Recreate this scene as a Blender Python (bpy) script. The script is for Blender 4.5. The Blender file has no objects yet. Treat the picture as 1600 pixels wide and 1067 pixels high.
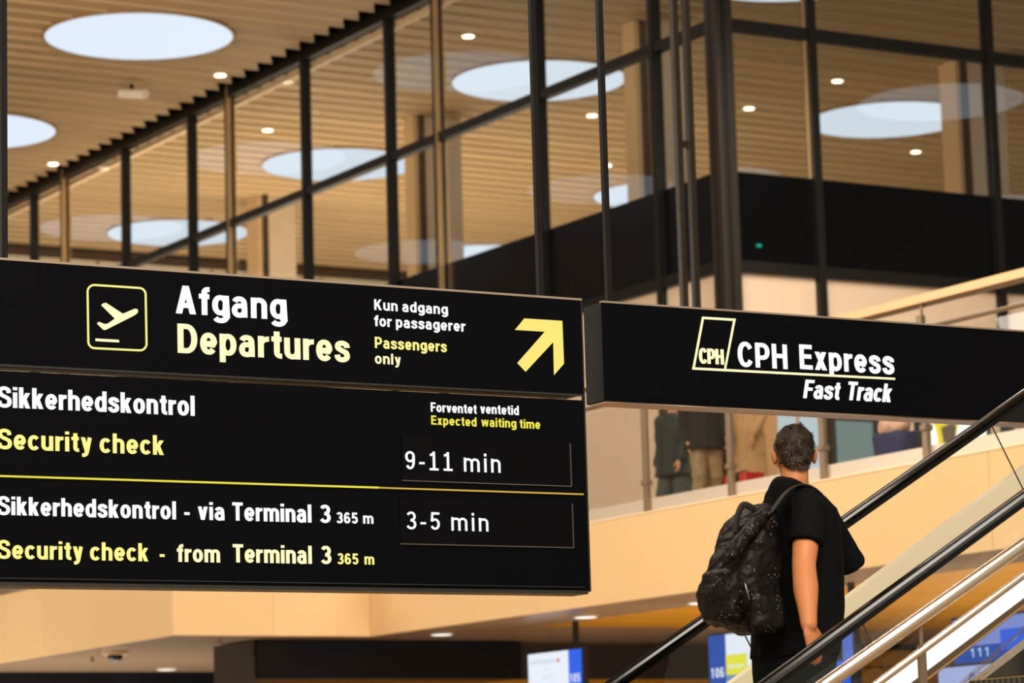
import bpy, bmesh, math, random
from mathutils import Vector, Matrix, noise
from mathutils.geometry import tessellate_polygon
random.seed(7)
S = bpy.context.scene
COL = S.collection
# ------------------------------------------------------------------ camera
FPX, PHI, TH, RO = 4870.46, 0.53612, 0.15293, -0.028746      # focal length in px of a 1600 px frame, heading, pitch, roll
EYE = 1.6
Fv = Vector((math.sin(PHI)*math.cos(TH), math.cos(PHI)*math.cos(TH), math.sin(TH)))
R0 = Vector((math.cos(PHI), -math.sin(PHI), 0)); U0 = R0.cross(Fv)
Rv = R0*math.cos(RO) + U0*math.sin(RO); Uv = -R0*math.sin(RO) + U0*math.cos(RO)
cam = bpy.data.cameras.new('camera'); camo = bpy.data.objects.new('camera', cam); COL.objects.link(camo)
cam.sensor_width = 36.0; cam.lens = FPX/1600*36.0; cam.clip_end = 400
M3 = Matrix((Rv, Uv, -Fv)).transposed()
camo.matrix_world = Matrix.Translation((0, 0, EYE)) @ M3.to_4x4()
cam.dof.use_dof = True; cam.dof.focus_distance = 14.2; cam.dof.aperture_fstop = 4.2
S.camera = camo
# ------------------------------------------------------------------ world, exposure
w = bpy.data.worlds.new('world'); S.world = w; w.use_nodes = True
bgn = w.node_tree.nodes['Background']; bgn.inputs[0].default_value = (1.0, 0.84, 0.66, 1); bgn.inputs[1].default_value = 0.60
S.view_settings.view_transform = 'Standard'; S.view_settings.look = 'None'
S.view_settings.gamma = 1; S.view_settings.use_curve_mapping = False
S.view_settings.exposure = 0.0
def area(name, loc, target, sx, sy, power, col):
    l = bpy.data.lights.new(name, 'AREA'); l.shape = 'RECTANGLE'; l.size = sx; l.size_y = sy; l.energy = power; l.color = col
    o = bpy.data.objects.new(name, l); COL.objects.link(o); o.location = loc
    o.rotation_euler = (Vector(target)-Vector(loc)).to_track_quat('-Z', 'Y').to_euler()
    return o
area('hall_light', (3, 1, 12.5), (9, 12, 2), 8, 8, 2300, (1.0, .90, .78))
area('concourse_light', (9, 20, 14.0), (18, 28, 3), 6, 8, 2200, (1.0, .88, .72))
area('fascia_fill', (5, 22, 12), (18, 26, 4), 6, 6, 1000, (1.0, .90, .76))  # added lamp without a fixture, brightens the gallery fascia
area('left_fascia_fill', (3, 38, 9), (15.4, 38, 4.3), 4, 4, 650, (1.0, .92, .80))  # another added lamp, lifts the left wing of the fascia
area('gallery_light', (24.0, 29.0, 12.5), (23.5, 30, 3), 6, 6, 950, (1.0, .90, .76))
area('back_ceiling_fill', (30, 60, 4.9), (30, 62, 15), 10, 10, 4300, (1.0, .86, .68))  # added upward fill, brightens the far wooden ceiling from below
area('front_ceiling_fill', (16, 46, 4.6), (17, 50, 15), 5, 14, 1100, (1.0, .86, .68))  # added upward fill for the ceiling outside the glass wall
area('soffit_fill', (21, 27, .6), (21, 27.5, 4), 6, 14, 520, (1.0, .88, .74))  # added upward fill standing in for floor bounce on the soffit
area('left_soffit_fill', (16, 40, .6), (16.5, 40, 4), 5, 7, 420, (1.0, .90, .76))  # same added floor-bounce fill, under the left gallery wing
# ------------------------------------------------------------------ helpers
def ray(x, y): return Fv + Rv*((x-800)/FPX) - Uv*((y-533.5)/FPX)
def onx(x, y, c): d = ray(x, y); v = d*(c/d.x); v.z += EYE; return v
def ony(x, y, c): d = ray(x, y); v = d*(c/d.y); v.z += EYE; return v
def onz(x, y, c): d = ray(x, y); v = d*((c-EYE)/d.z); v.z += EYE; return v
MATS = {}
def rgb(h):
    c = [int(h[i:i+2], 16)/255 for i in (0, 2, 4)]
    return tuple(((v/12.92) if v <= .04045 else ((v+.055)/1.055)**2.4) for v in c) + (1,)
def mat(name, col, rough=.6, metal=0, spec=.5, var=0, vscale=(3, 3, 3), bump=0, bscale=60, emit=None, es=1.0, sheen=0, sss=0):
    if name in MATS: return MATS[name]
    m = bpy.data.materials.new(name); m.use_nodes = True; nt = m.node_tree; b = nt.nodes['Principled BSDF']
    c = rgb(col) if isinstance(col, str) else col
    b.inputs['Base Color'].default_value = c; b.inputs['Roughness'].default_value = rough; b.inputs['Metallic'].default_value = metal
    b.inputs['Specular IOR Level'].default_value = spec
    if sheen: b.inputs['Sheen Weight'].default_value = sheen
    if sss: b.inputs['Subsurface Weight'].default_value = sss; b.inputs['Subsurface Scale'].default_value = .02
    if var or bump:
        tc = nt.nodes.new('ShaderNodeTexCoord'); mp = nt.nodes.new('ShaderNodeMapping'); nt.links.new(tc.outputs['Object'], mp.inputs[0])
        mp.inputs['Scale'].default_value = vscale
    if var:
        n = nt.nodes.new('ShaderNodeTexNoise'); n.inputs['Scale'].default_value = 1; n.inputs['Detail'].default_value = 5
        nt.links.new(mp.outputs[0], n.inputs[0])
        oi = nt.nodes.new('ShaderNodeObjectInfo')
        ad = nt.nodes.new('ShaderNodeMath'); ad.operation = 'MULTIPLY_ADD'; ad.inputs[1].default_value = .35; nt.links.new(oi.outputs['Random'], ad.inputs[0]); nt.links.new(n.outputs[0], ad.inputs[2])
        mr = nt.nodes.new('ShaderNodeMapRange'); mr.inputs[1].default_value = .35; mr.inputs[2].default_value = 1.0; mr.inputs[3].default_value = 1-var; mr.inputs[4].default_value = 1+var
        nt.links.new(ad.outputs[0], mr.inputs[0])
        mx = nt.nodes.new('ShaderNodeVectorMath'); mx.operation = 'SCALE'; mx.inputs[0].default_value = c[:3]; nt.links.new(mr.outputs[0], mx.inputs['Scale'])
        nt.links.new(mx.outputs[0], b.inputs['Base Color'])
    if bump:
        n2 = nt.nodes.new('ShaderNodeTexNoise'); n2.inputs['Scale'].default_value = bscale; n2.inputs['Detail'].default_value = 4
        tc2 = nt.nodes.new('ShaderNodeTexCoord'); nt.links.new(tc2.outputs['Object'], n2.inputs[0])
        bu = nt.nodes.new('ShaderNodeBump'); bu.inputs['Strength'].default_value = bump; bu.inputs['Distance'].default_value = .01
        nt.links.new(n2.outputs[0], bu.inputs['Height']); nt.links.new(bu.outputs[0], b.inputs['Normal'])
    if emit:
        b.inputs['Emission Color'].default_value = rgb(emit) if isinstance(emit, str) else emit; b.inputs['Emission Strength'].default_value = es
    MATS[name] = m; return m
def glow(name, col, es=1.0): return mat(name, '000000', .5, spec=.1, emit=col, es=es)
def glassmat(name, tint=(1, 1, 1, 1), refl=1.0, rough=0.0, ior=1.5):
    if name in MATS: return MATS[name]
    m = bpy.data.materials.new(name); m.use_nodes = True; nt = m.node_tree; nt.nodes.clear()
    o = nt.nodes.new('ShaderNodeOutputMaterial'); t = nt.nodes.new('ShaderNodeBsdfTransparent'); t.inputs[0].default_value = tint
    g = nt.nodes.new('ShaderNodeBsdfGlossy'); g.inputs['Roughness'].default_value = rough; fr = nt.nodes.new('ShaderNodeFresnel'); fr.inputs[0].default_value = ior
    ml = nt.nodes.new('ShaderNodeMath'); ml.operation = 'MULTIPLY'; ml.inputs[1].default_value = refl; ml.use_clamp = True
    mx = nt.nodes.new('ShaderNodeMixShader'); nt.links.new(fr.outputs[0], ml.inputs[0]); nt.links.new(ml.outputs[0], mx.inputs[0])
    ge = nt.nodes.new('ShaderNodeNewGeometry'); iv = nt.nodes.new('ShaderNodeMath'); iv.operation = 'SUBTRACT'; iv.inputs[0].default_value = 1; nt.links.new(ge.outputs['Backfacing'], iv.inputs[1])
    m2 = nt.nodes.new('ShaderNodeMath'); m2.operation = 'MULTIPLY'; nt.links.new(ml.outputs[0], m2.inputs[0]); nt.links.new(iv.outputs[0], m2.inputs[1]); nt.links.new(m2.outputs[0], mx.inputs[0])
    nt.links.new(t.outputs[0], mx.inputs[1]); nt.links.new(g.outputs[0], mx.inputs[2]); nt.links.new(mx.outputs[0], o.inputs[0])
    MATS[name] = m; return m
def obj(name, bm, m, parent=None, smooth=False, label=None, kind=None):
    me = bpy.data.meshes.new(name)
    bm.normal_update(); bm.to_mesh(me); bm.free()
    if isinstance(m, (list, tuple)):
        for q in m: me.materials.append(q)
    else: me.materials.append(m)
    if smooth:
        for p in me.polygons: p.use_smooth = True
    o = bpy.data.objects.new(name, me); COL.objects.link(o)
    if parent is not None:
        o.parent = parent; bpy_inv(o, parent)
    if label: o['label'] = label
    if kind: o['kind'] = kind
    return o
def wloc(p):
    v = Vector((0, 0, 0))
    while p is not None: v = v + p.location; p = p.parent
    return v
def bpy_inv(o, parent):                    # meshes are written in world coordinates: cancel the parent's place
    if parent.type == 'EMPTY': o.matrix_parent_inverse = Matrix.Translation(-wloc(parent))
def thing(name, label, cat, loc=(0, 0, 0), group=None, kind=None):
    o = bpy.data.objects.new(name, None); COL.objects.link(o); o.location = loc; o.empty_display_size = .2
    if label: o['label'] = label
    if cat: o['category'] = cat
    if group: o['group'] = group
    if kind: o['kind'] = kind
    return o
def tag(o, label, cat, group=None, kind=None):
    if label: o['label'] = label
    if cat: o['category'] = cat
    if group: o['group'] = group
    if kind: o['kind'] = kind
    return o
def NB(): return bmesh.new()
def box(bm, x0, x1, y0, y1, z0, z1):
    v = [bm.verts.new((x, y, z)) for z in (z0, z1) for y in (y0, y1) for x in (x0, x1)]
    for f in ((0, 2, 3, 1), (4, 5, 7, 6), (0, 1, 5, 4), (2, 6, 7, 3), (0, 4, 6, 2), (1, 3, 7, 5)): bm.faces.new([v[i] for i in f])
    return v
def bbox(x0, x1, y0, y1, z0, z1, bev=0):
    bm = NB(); box(bm, x0, x1, y0, y1, z0, z1)
    if bev: bmesh.ops.bevel(bm, geom=bm.edges[:], offset=bev, segments=2, affect='EDGES', profile=.7)
    return bm
def poly_prism(bm, pts, n, t):             # pts: list of Vector, extruded by n*t
    n = Vector(n).normalized()*t
    a = [bm.verts.new(p) for p in pts]; b = [bm.verts.new(Vector(p)+n) for p in pts]
    bm.faces.new(a); bm.faces.new(b[::-1]); k = len(a)
    for i in range(k): bm.faces.new((a[i], b[i], b[(i+1) % k], a[(i+1) % k]))
def frame(d):
    d = d.normalized(); u = Vector((0, 0, 1)) if abs(d.z) < .9 else Vector((0, 1, 0))
    a = d.cross(u).normalized(); return a, a.cross(d).normalized()
def tube(bm, pts, r, seg=12, cap=True, ry=None, round_end=False):
    pts = [Vector(p) for p in pts]; n = len(pts)
    rr = r if isinstance(r, (list, tuple)) else [r]*n
    ryy = ry if isinstance(ry, (list, tuple)) else ([ry]*n if ry else rr)
    if round_end:
        P, Rr, Ry = [], [], []
        d = (pts[0]-pts[1]).normalized()
        for a in (80, 55, 28): P.append(pts[0]+d*rr[0]*math.sin(math.radians(a))); c = math.cos(math.radians(a)); Rr.append(rr[0]*c); Ry.append(ryy[0]*c)
        P += pts; Rr += list(rr); Ry += list(ryy)
        d = (pts[-1]-pts[-2]).normalized()
        for a in (28, 55, 80): P.append(pts[-1]+d*rr[-1]*math.sin(math.radians(a))); c = math.cos(math.radians(a)); Rr.append(rr[-1]*c); Ry.append(ryy[-1]*c)
        pts, rr, ryy, n = P, Rr, Ry, len(P)
    rings = []; pa = None
    for i, p in enumerate(pts):
        d = (pts[min(i+1, n-1)]-pts[max(i-1, 0)])
        a, b = frame(d)
        if pa is not None:
            a = (pa - d.normalized()*pa.dot(d.normalized())).normalized(); b = a.cross(d.normalized()).normalized()
        pa = a
        rings.append([bm.verts.new(p + a*rr[i]*math.cos(t) + b*ryy[i]*math.sin(t)) for t in (2*math.pi*k/seg for k in range(seg))])
    for i in range(n-1):
        for k in range(seg): bm.faces.new((rings[i][k], rings[i][(k+1) % seg], rings[i+1][(k+1) % seg], rings[i+1][k]))
    if cap: bm.faces.new(rings[0][::-1]); bm.faces.new(rings[-1])
def rings(bm, secs, seg=32, n=2.0):        # horizontal sections (cx, cy, z, a, b)
    rs = []
    for (cx, cy, z, a, b) in secs:
        r = []
        for k in range(seg):
            t = 2*math.pi*k/seg; c, s = math.cos(t), math.sin(t)
            r.append(bm.verts.new((cx + a*math.copysign(abs(c)**(2/n), c), cy + b*math.copysign(abs(s)**(2/n), s), z)))
        rs.append(r)
    for i in range(len(rs)-1):
        for k in range(seg): bm.faces.new((rs[i][k], rs[i][(k+1) % seg], rs[i+1][(k+1) % seg], rs[i+1][k]))
    bm.faces.new(rs[0][::-1]); bm.faces.new(rs[-1])
def ellipsoid(bm, c, r, rot=None, sub=3):
    ret = bmesh.ops.create_icosphere(bm, subdivisions=sub, radius=1)
    m = Matrix.Translation(c) @ ((rot.to_4x4() if rot else Matrix.Identity(4))) @ Matrix.Diagonal((*r, 1))
    bmesh.ops.transform(bm, matrix=m, verts=ret['verts'])
def blob(name, bm, m, parent, voxel=.01, smooth=4, label=None, disp=None):
    me = bpy.data.meshes.new('tmp'); bmesh.ops.recalc_face_normals(bm, faces=bm.faces[:]); bm.to_mesh(me); bm.free()
    t = bpy.data.objects.new('tmp', me); COL.objects.link(t)
    r = t.modifiers.new('r', 'REMESH'); r.mode = 'VOXEL'; r.voxel_size = voxel; r.use_smooth_shade = True
    if smooth: s = t.modifiers.new('s', 'SMOOTH'); s.iterations = smooth; s.factor = .5
    dg = bpy.context.evaluated_depsgraph_get(); dg.update()
    nm = bpy.data.meshes.new_from_object(t.evaluated_get(dg)); nm.name = name
    bpy.data.objects.remove(t); bpy.data.meshes.remove(me)
    if disp:
        for v, no in zip(nm.vertices, [v.normal.copy() for v in nm.vertices]): v.co = v.co + no*disp(v.co, no)
    nm.materials.clear()
    nm.materials.append(m)
    for p in nm.polygons: p.use_smooth = True
    o = bpy.data.objects.new(name, nm); COL.objects.link(o)
    if parent is not None: o.parent = parent; bpy_inv(o, parent)
    if label: o['label'] = label
    return o
# ------------------------------------------------------------------ materials
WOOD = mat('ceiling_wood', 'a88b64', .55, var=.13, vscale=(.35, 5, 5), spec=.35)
WOODE = mat('plank_edge_lit', 'd6bb94', .5, var=.08, vscale=(.35, 5, 5))  # near plank faces coloured paler, as if light caught the edges
DARKC = mat('ceiling_void', '15120d', .9)
BLACKM = mat('dark_metal', '100e0a', .42, metal=.1, spec=.35)
BLACKP = mat('black_panel', '040507', .2, spec=.2)
CREAM = mat('cream_panel', 'dcc3a8', .55, var=.03, vscale=(.5, .5, .5))
FASC = mat('fascia_panel', 'dfbb88', .5, var=.03, vscale=(.4, .4, .4))
SIGNB = mat('sign_black', '090a10', .4, spec=.06)
SIGNE = mat('sign_edge', '30302e', .45, spec=.4)
TRIMM = mat('sign_trim', 'cdb9a4', .3, metal=.8)
STEEL = mat('brushed_steel', 'e0d4c6', .25, metal=1, bump=.05, bscale=200)
STEELD = mat('satin_post', '8d7a64', .4, metal=.7)
RUBBER = mat('handrail_rubber', '0a0908', .16, spec=.6)
GLASS = glassmat('clear_glass', (.97, .985, .975, 1), 1.4)
GLASS2 = glassmat('clear_glass_coated', (.96, .975, .96, 1), 1.25, ior=1.95)
GLASSB = glassmat('balustrade_glass', (.97, .98, .97, 1), .8)
SKYL = glow('skylight_glow', (.66, .75, .86, 1), 1.12)
SPOT = glow('downlight_glow', (1, .85, .62, 1), 5)
SOFF = mat('soffit_gloss', 'a08870', .25, var=.06, vscale=(.3, 4, 1), spec=.6)
AMBER = mat('amber_wood', 'c98c22', .45, var=.15, vscale=(.6, 6, 6), spec=.4)
# ------------------------------------------------------------------ the setting
ZC = 13.749+EYE; XA, YB = 24.76, 35.7
ZD, ZS = 3.215+EYE, 2.315+EYE           # deck level, soffit level
C1, C0, YJ = 18.11, 15.447, 34.1
fl = obj('floor', bbox(-14, 64, -6, 70, -.2, 0), mat('floor_stone', 'a8926f', .35, var=.05, vscale=(.4, .4, .4))); fl['kind'] = 'structure'
SK = [(x, y) for x in (5.3, 13.4, 21.53, 29.66, 37.84, 46.0) for y in (16.25, 24.4, 32.5, 40.6, 48.65, 56.75, 64.9)]
RS = 1.64
ceil = thing('ceiling', None, None, (20, 35, ZC), kind='structure')
obj('backing_board', bbox(-13, 63, -5, 69, ZC+.22, ZC+.35), DARKC, ceil)
PITCH, PW = .565, .545
def plank(y0, y1):
    bm = NB(); ns = 4; th = .10; DR = .034
    ys = [y0+(y1-y0)*i/ns for i in range(ns+1)]
    for i in range(ns):
        ya, yb = ys[i], ys[i+1]
        cuts = []
        for (cx, cy) in SK:
            ha = RS**2-(ya-cy)**2; hb = RS**2-(yb-cy)**2
            if ha > 0 or hb > 0:
                a = math.sqrt(max(ha, 0)); b = math.sqrt(max(hb, 0)); cuts.append((cx-a, cx-b, cx+a, cx+b))
        if yb > YB-.1:
            f0 = (ya-y0)/(y1-y0); f1 = (yb-y0)/(y1-y0)
            cuts.append((XA-.16-.30*(1-f0), XA-.16-.30*(1-f1), XA+.12, XA+.12))
        cuts.sort(key=lambda c: c[0])
        xa, xb = -12.5, -12.5
        for c in cuts+[(62.5, 62.5, 0, 0)]:
            if c[0] > xa:
                za, zb_ = ZC-DR*(1-i/ns), ZC-DR*(1-(i+1)/ns)
                v = [bm.verts.new(p) for p in ((xa, ya, za), (c[0], ya, za), (c[1], yb, zb_), (xb, yb, zb_), (xa, ya, ZC+th), (c[0], ya, ZC+th), (c[1], yb, ZC+th), (xb, yb, ZC+th))]
                bm.faces.new((v[3], v[2], v[1], v[0]))
                bm.faces.new((v[1], v[2], v[6], v[5])); bm.faces.new((v[0], v[4], v[7], v[3]))
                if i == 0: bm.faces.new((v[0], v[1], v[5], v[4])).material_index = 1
                if i == ns-1: bm.faces.new((v[2], v[3], v[7], v[6]))
            xa, xb = c[2], c[3]
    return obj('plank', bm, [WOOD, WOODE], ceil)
y = -4.0
while y+PW < 68.0:
    plank(y, y+PW); y += PITCH
# skylights
names = {(21.53, 48.65): 'large round glowing ceiling light, whole disc at upper left of the wooden ceiling',
         (21.53, 56.75): 'round glowing ceiling light cut by the left edge, outside the glass wall',
         (29.66, 48.65): 'round glowing ceiling light crossed by a black hanging pole behind the glass',
         (29.66, 56.75): 'round glowing ceiling light behind the glass wall, left of centre',
         (29.66, 64.9): 'farthest small round ceiling light behind the left end of the glass wall',
         (37.84, 48.65): 'round glowing ceiling light cut by the cream column at upper right',
         (37.84, 56.75): 'round ceiling light half hidden by cream column above the black band',
         (37.84, 64.9): 'sliver of a round ceiling light just above the black band',
         (29.66, 40.6): 'round ceiling light cut by the top edge right of the corner post'}
for (x, y) in SK:
    lab = names.get((x, y), 'round glowing ceiling light of the hall outside the photographed view')
    t = thing('ceiling_light', lab, 'ceiling light', (x, y, ZC+.06), group='round ceiling lights')
    bm = NB(); bmesh.ops.create_cone(bm, cap_ends=True, segments=64, radius1=RS-.01, radius2=RS-.01, depth=.02, matrix=Matrix.Translation((x, y, ZC-.045)))
    obj('diffuser', bm, SKYL, t)
    bm = NB(); N = 64
    for r0, r1, z0, z1 in ((RS-.008, RS-.008, ZC-.06, ZC+.15), (RS-.008, RS+.03, ZC-.06, ZC-.06), (RS+.03, RS+.03, ZC-.06, ZC+.02)):
        for k in range(N):
            a, b = 2*math.pi*k/N, 2*math.pi*(k+1)/N
            bm.faces.new([bm.verts.new((x+r*math.cos(q), y+r*math.sin(q), z)) for r, q, z in ((r0, a, z0), (r0, b, z0), (r1, b, z1), (r1, a, z1))])
    obj('rim', bm, mat('light_rim', '9a7648', .5), t)
# spot downlights in the plank ceiling
DL = [(24.05, 50.7, 'small spot lamp beside the large round ceiling light, outside the glass'), (24.18, 59.06, 'small spot lamp left above the facade top rail'),
      (26.86, 54.47, 'small spot lamp above the left round light behind the glass'), (26.81, 46.33, 'small spot lamp above the poles behind the glass'),
      (32.15, 50.77, 'small spot lamp below right of the disc crossed by the pole'), (34.94, 54.66, 'small spot lamp just above the round light half hidden by the column'),
      (34.68, 49.0, 'faint small spot lamp right of the corner post'), (34.92, 46.41, 'small spot lamp above the round light at upper right'),
      (40.3, 50.94, 'small spot lamp left of the right cream column'), (30.6, 41.9, 'small spot lamp near the top edge right of the corner post')]
for x, y, lab in DL:
    t = thing('spot_lamp', lab, 'spot lamp', (x, y, ZC), group='small spot lamps in the plank ceiling')
    bm = NB(); bmesh.ops.create_cone(bm, cap_ends=True, segments=24, radius1=.125, radius2=.125, depth=.03, matrix=Matrix.Translation((x, y, ZC-.016)))
    obj('housing', bm, mat('lamp_white', 'd8c6a8', .4), t)
    bm = NB(); bmesh.ops.create_cone(bm, cap_ends=True, segments=24, radius1=.10, radius2=.10, depth=.02, matrix=Matrix.Translation((x, y, ZC-.036)))
    obj('lens', bm, SPOT, t)
t = thing('track_lamp', 'small white cylindrical lamp hanging under the wooden ceiling, left of the facade', 'lamp', (22.85, 52.1, ZC-.1))
bm = NB(); tube(bm, [(22.75, 52.25, ZC-.16), (23.0, 51.7, ZC-.27)], .09, 16); obj('lamp_body', bm, mat('lamp_bright', 'f6ead8', .4), t)
obj('bracket', bbox(22.82, 22.88, 51.97, 52.03, ZC-.14, ZC-.03), BLACKM, t)
# back wall
wb = thing('wall_back', None, None, (20, 68.2, 0), kind='structure')
obj('wall_face', bbox(-12, 62, 68.2, 68.5, 0, ZC+.2), mat('far_wall', '9f8d74', .7, var=.04, vscale=(.3, .3, .3)), wb)
obj('cornice', bbox(-12, 62, 68.0, 68.2, ZC-.17, ZC-.02), mat('cornice_dark', '4a3322', .5), wb)
for x in range(-10, 62, 3):
    obj('wall_panel', bbox(x+.05, x+2.95, 68.12, 68.2, 4, ZC-.2), mat('far_wall_panel', 'c9b89c', .6, var=.06, vscale=(.3, .3, .3)), wb)
# glass facades
MA = [37.28, 40.55, 43.79, 45.45, 48.62, 51.77, 53.45, 56.62, 59.79, 61.5, 64.8, 68.0]
GOLD = (43.79, 51.77, 59.79)
ZM, ZBt, ZL = 11.18+EYE, 9.05+EYE, 7.67+EYE
GOLDM = mat('gold_mullion', 'c9a878', .3, metal=.6)
w1 = thing('window_1', None, None, (XA, YB, ZD), kind='structure')
obj('corner_post', bbox(XA-.13, XA+.16, YB-.16, YB+.13, ZD, ZC+.2, .015), mat('bronze_metal', '241d14', .45, metal=.2), w1)
obj('post_groove', bbox(XA-.134, XA-.128, YB-.03, YB+.03, ZD, ZC), BLACKM, w1); obj('post_groove', bbox(XA-.04, XA+.03, YB-.166, YB-.158, ZD, ZC), BLACKM, w1)
for ym in MA:
    obj('mullion', bbox(XA-.11, XA+.06, ym-.055, ym+.055, ZD, ZC+.05), BLACKM, w1)
    if ym in GOLD: obj('edge_strip', bbox(XA-.125, XA-.03, ym-.073, ym-.056, ZL, ZC+.05), GOLDM, w1, label='pale gold edge strip on the mullion')
for z, h in ((ZM, .075), (ZL, .085)):
    obj('rail', bbox(XA-.09, XA+.05, YB, 68, z-h, z+h), BLACKM, w1)
obj('rail', bbox(XA-.10, XA+.10, YB, 68, ZC-.17, ZC+.2), BLACKM, w1)
obj('inner_trim', bbox(XA+.10, XA+.20, YB+.2, 68, ZC-.30, ZC-.20), mat('inner_trim', 'd8b894', .5), w1)
ys = [YB+.13]+MA
for a, b in zip(ys[:-1], ys[1:]):
    for z0, z1 in ((ZBt, ZM-.07), (ZM+.07, ZC-.17)):
        obj('glass_pane', bbox(XA-.012, XA, a+.05, b-.05, z0, z1), GLASS, w1)
    obj('spandrel_panel', bbox(XA+.0, XA+.06, a+.05, b-.05, ZL+.07, ZBt), BLACKP, w1)
    obj('lower_panel', bbox(XA-.0, XA+.05, a+.04, b-.04, ZD, ZL-.08), CREAM, w1)
MB = [29.68-3.305, 29.68, 32.98, 36.3, 39.6, 42.9]
w2 = thing('window_2', None, None, (XA, YB, ZD), kind='structure')
for i, xm in enumerate(MB):
    obj('mullion', bbox(xm-.07, xm+.06, YB-.11, YB+.06, ZD, ZC+.05), BLACKM, w2)
    obj('edge_strip', bbox(xm-.10, xm-.072, YB-.03, YB-.0, ZBt, ZC+.05), GOLDM if i == 0 else mat('bronze_metal', '3f362a'), w2)
for z, h in ((ZM, .085), (ZL, .085), (ZC-.02, .16)):
    obj('rail', bbox(XA+.1, 44, YB-.09, YB+.05, z-h, z+h), BLACKM, w2)
xs = [XA+.16]+MB
for a, b in zip(xs[:-1], xs[1:]):
    for z0, z1 in ((ZBt, ZM-.07), (ZM+.07, ZC-.17)):
        obj('glass_pane', bbox(a+.06, b-.06, YB-.012, YB, z0, z1), GLASS2, w2)
    obj('spandrel_panel', bbox(a+.05, b-.05, YB+.0, YB+.06, ZL+.07, ZBt), BLACKP, w2)
    obj('lower_panel', bbox(a+.04, b-.04, YB-.0, YB+.05, ZD, ZL-.08), CREAM, w2)
# tiny green indicator lamp on the black band
o = obj('indicator_lamp', bbox(24.95+.35, 24.95+.42, YB-.03, YB+.0, 7.98+EYE, 8.02+EYE, .005), glow('green_led', (.0, .5, .3, 1), .8)); tag(o, 'tiny green indicator lamp on the black band right of the corner post', 'indicator lamp')
# interior columns: pale box with a dark vertical joint on the corner
def column(x, y, wx, wy, n, hi=ZC):
    t = thing('trim_%d' % n, None, None, (x, y, ZD), kind='structure')
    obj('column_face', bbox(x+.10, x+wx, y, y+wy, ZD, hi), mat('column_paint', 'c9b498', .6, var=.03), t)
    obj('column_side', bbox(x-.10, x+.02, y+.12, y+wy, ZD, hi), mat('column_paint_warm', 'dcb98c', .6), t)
    obj('dark_joint', bbox(x+.0, x+.10, y+.02, y+.14, ZD, hi), mat('joint_dark', '2c1c12', .6), t)
column(29.02, 52.1, .9, .5, 1); column(29.02, 44.1, .9, .5, 2); column(36.1, 44.1, .95, .6, 3); column(29.6, 60.25, .75, .7, 4)
# ------------------------------------------------------------------ gallery deck
dk = thing('floor_gallery', None, None, (C1, YJ, ZS), kind='structure')
obj('deck_slab', bbox(C1+.05, 44, 4, YJ+.05, ZS+.06, ZD-.02), mat('deck_stone', 'a39078', .5), dk)
obj('deck_slab', bbox(C0+.05, 44, YJ+.05, 68, ZS+.06, ZD-.02), mat('deck_stone', 'a39078', .5), dk)
def yrange(a, b, step):
    v = a; out = []
    while v < b-1e-6: out.append((v, min(v+step, b))); v += step
    return out
for a, b in yrange(6.0, YJ, 4.0143): obj('fascia_panel', bbox(C1, C1+.05, a+.004, b-.004, ZS, ZD), FASC, dk)
for a, b in yrange(C0, C1, 1.3315): obj('fascia_panel', bbox(a+.002, b-.002, YJ, YJ+.05, ZS, ZD), FASC, dk)
for a, b in yrange(YJ, 68, .92*2.2): obj('fascia_panel', bbox(C0, C0+.05, a+.003, b-.003, ZS, ZD), FASC, dk)
yy = 5.3
while yy < 68:
    x0 = C1+.05 if yy+.6 < YJ+.1 else C0+.05
    x1 = 19.42 if yy < 32 else 26
    obj('soffit_panel', bbox(x0, x1, yy+.006, yy+.594, ZS+.01, ZS+.06), SOFF, dk)
    if yy < 32:
        for q in (0, .3): obj('wood_slat', bbox(x1+.01, 27, yy+q+.008, yy+q+.292, ZS+.01, ZS+.05), AMBER, dk)
    yy += .6
obj('edge_capping', bbox(C1-.01, C1+.08, 6, YJ, ZD, ZD+.015), mat('edge_white', 'f2dcb8', .4), dk)
# balustrade on the gallery edge
bl = thing('glass_balustrade', 'glass balustrade with pale wooden handrail and steel posts on the gallery edge', 'balustrade', (C1+.1, 24, ZD))
HZ = 4.81+EYE
XB = C1+.12
obj('handrail', bbox(XB-.10, XB+.03, 8, 34.1, HZ-.085, HZ, .012), mat('handrail_wood', 'e2b888', .35, var=.05, vscale=(3, .5, 3)), bl)
r2 = onx(1432, 481, XB).z; r3 = onx(1560, 486, XB).z
bm = NB(); tube(bm, [(XB-.03, 8, r2), (XB-.03, 34.1, r2)], .022, 10); obj('rail', bm, STEELD, bl, True)
bm = NB(); tube(bm, [(XB-.03, 8, r3), (XB-.03, 34.1, r3)], .022, 10); obj('rail', bm, STEELD, bl, True)
py = [16.6, 18.2, 19.8, 21.38, 23.0, 24.63, 26.23, 27.82, 29.45, 31.05, 32.65]
for y in py:
    o = obj('post', bbox(XB-.10, XB-.05, y-.04, y+.04, ZD-.1, HZ-.20, .006), STEELD, bl)
    bm = NB(); tube(bm, [(XB-.06, y, HZ-.22), (XB-.06, y, HZ-.08)], .014, 8); obj('post_neck', bm, STEELD, bl)
    obj('clamp', bbox(XB-.12, XB-.03, y-.05, y+.05, ZD+.30, ZD+.36, .012), STEELD, bl)
for a, b in zip(py[:-1], py[1:]): obj('glass_panel', bbox(XB-.02, XB-.008, a+.02, b-.02, ZD+.13, r3-.06), GLASSB, bl)
obj('base_channel', bbox(XB-.05, XB+.02, 8, 34.1, ZD+.015, ZD+.16, .005), mat('base_grey', 'd2c4b4', .35, metal=.4), bl)
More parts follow.
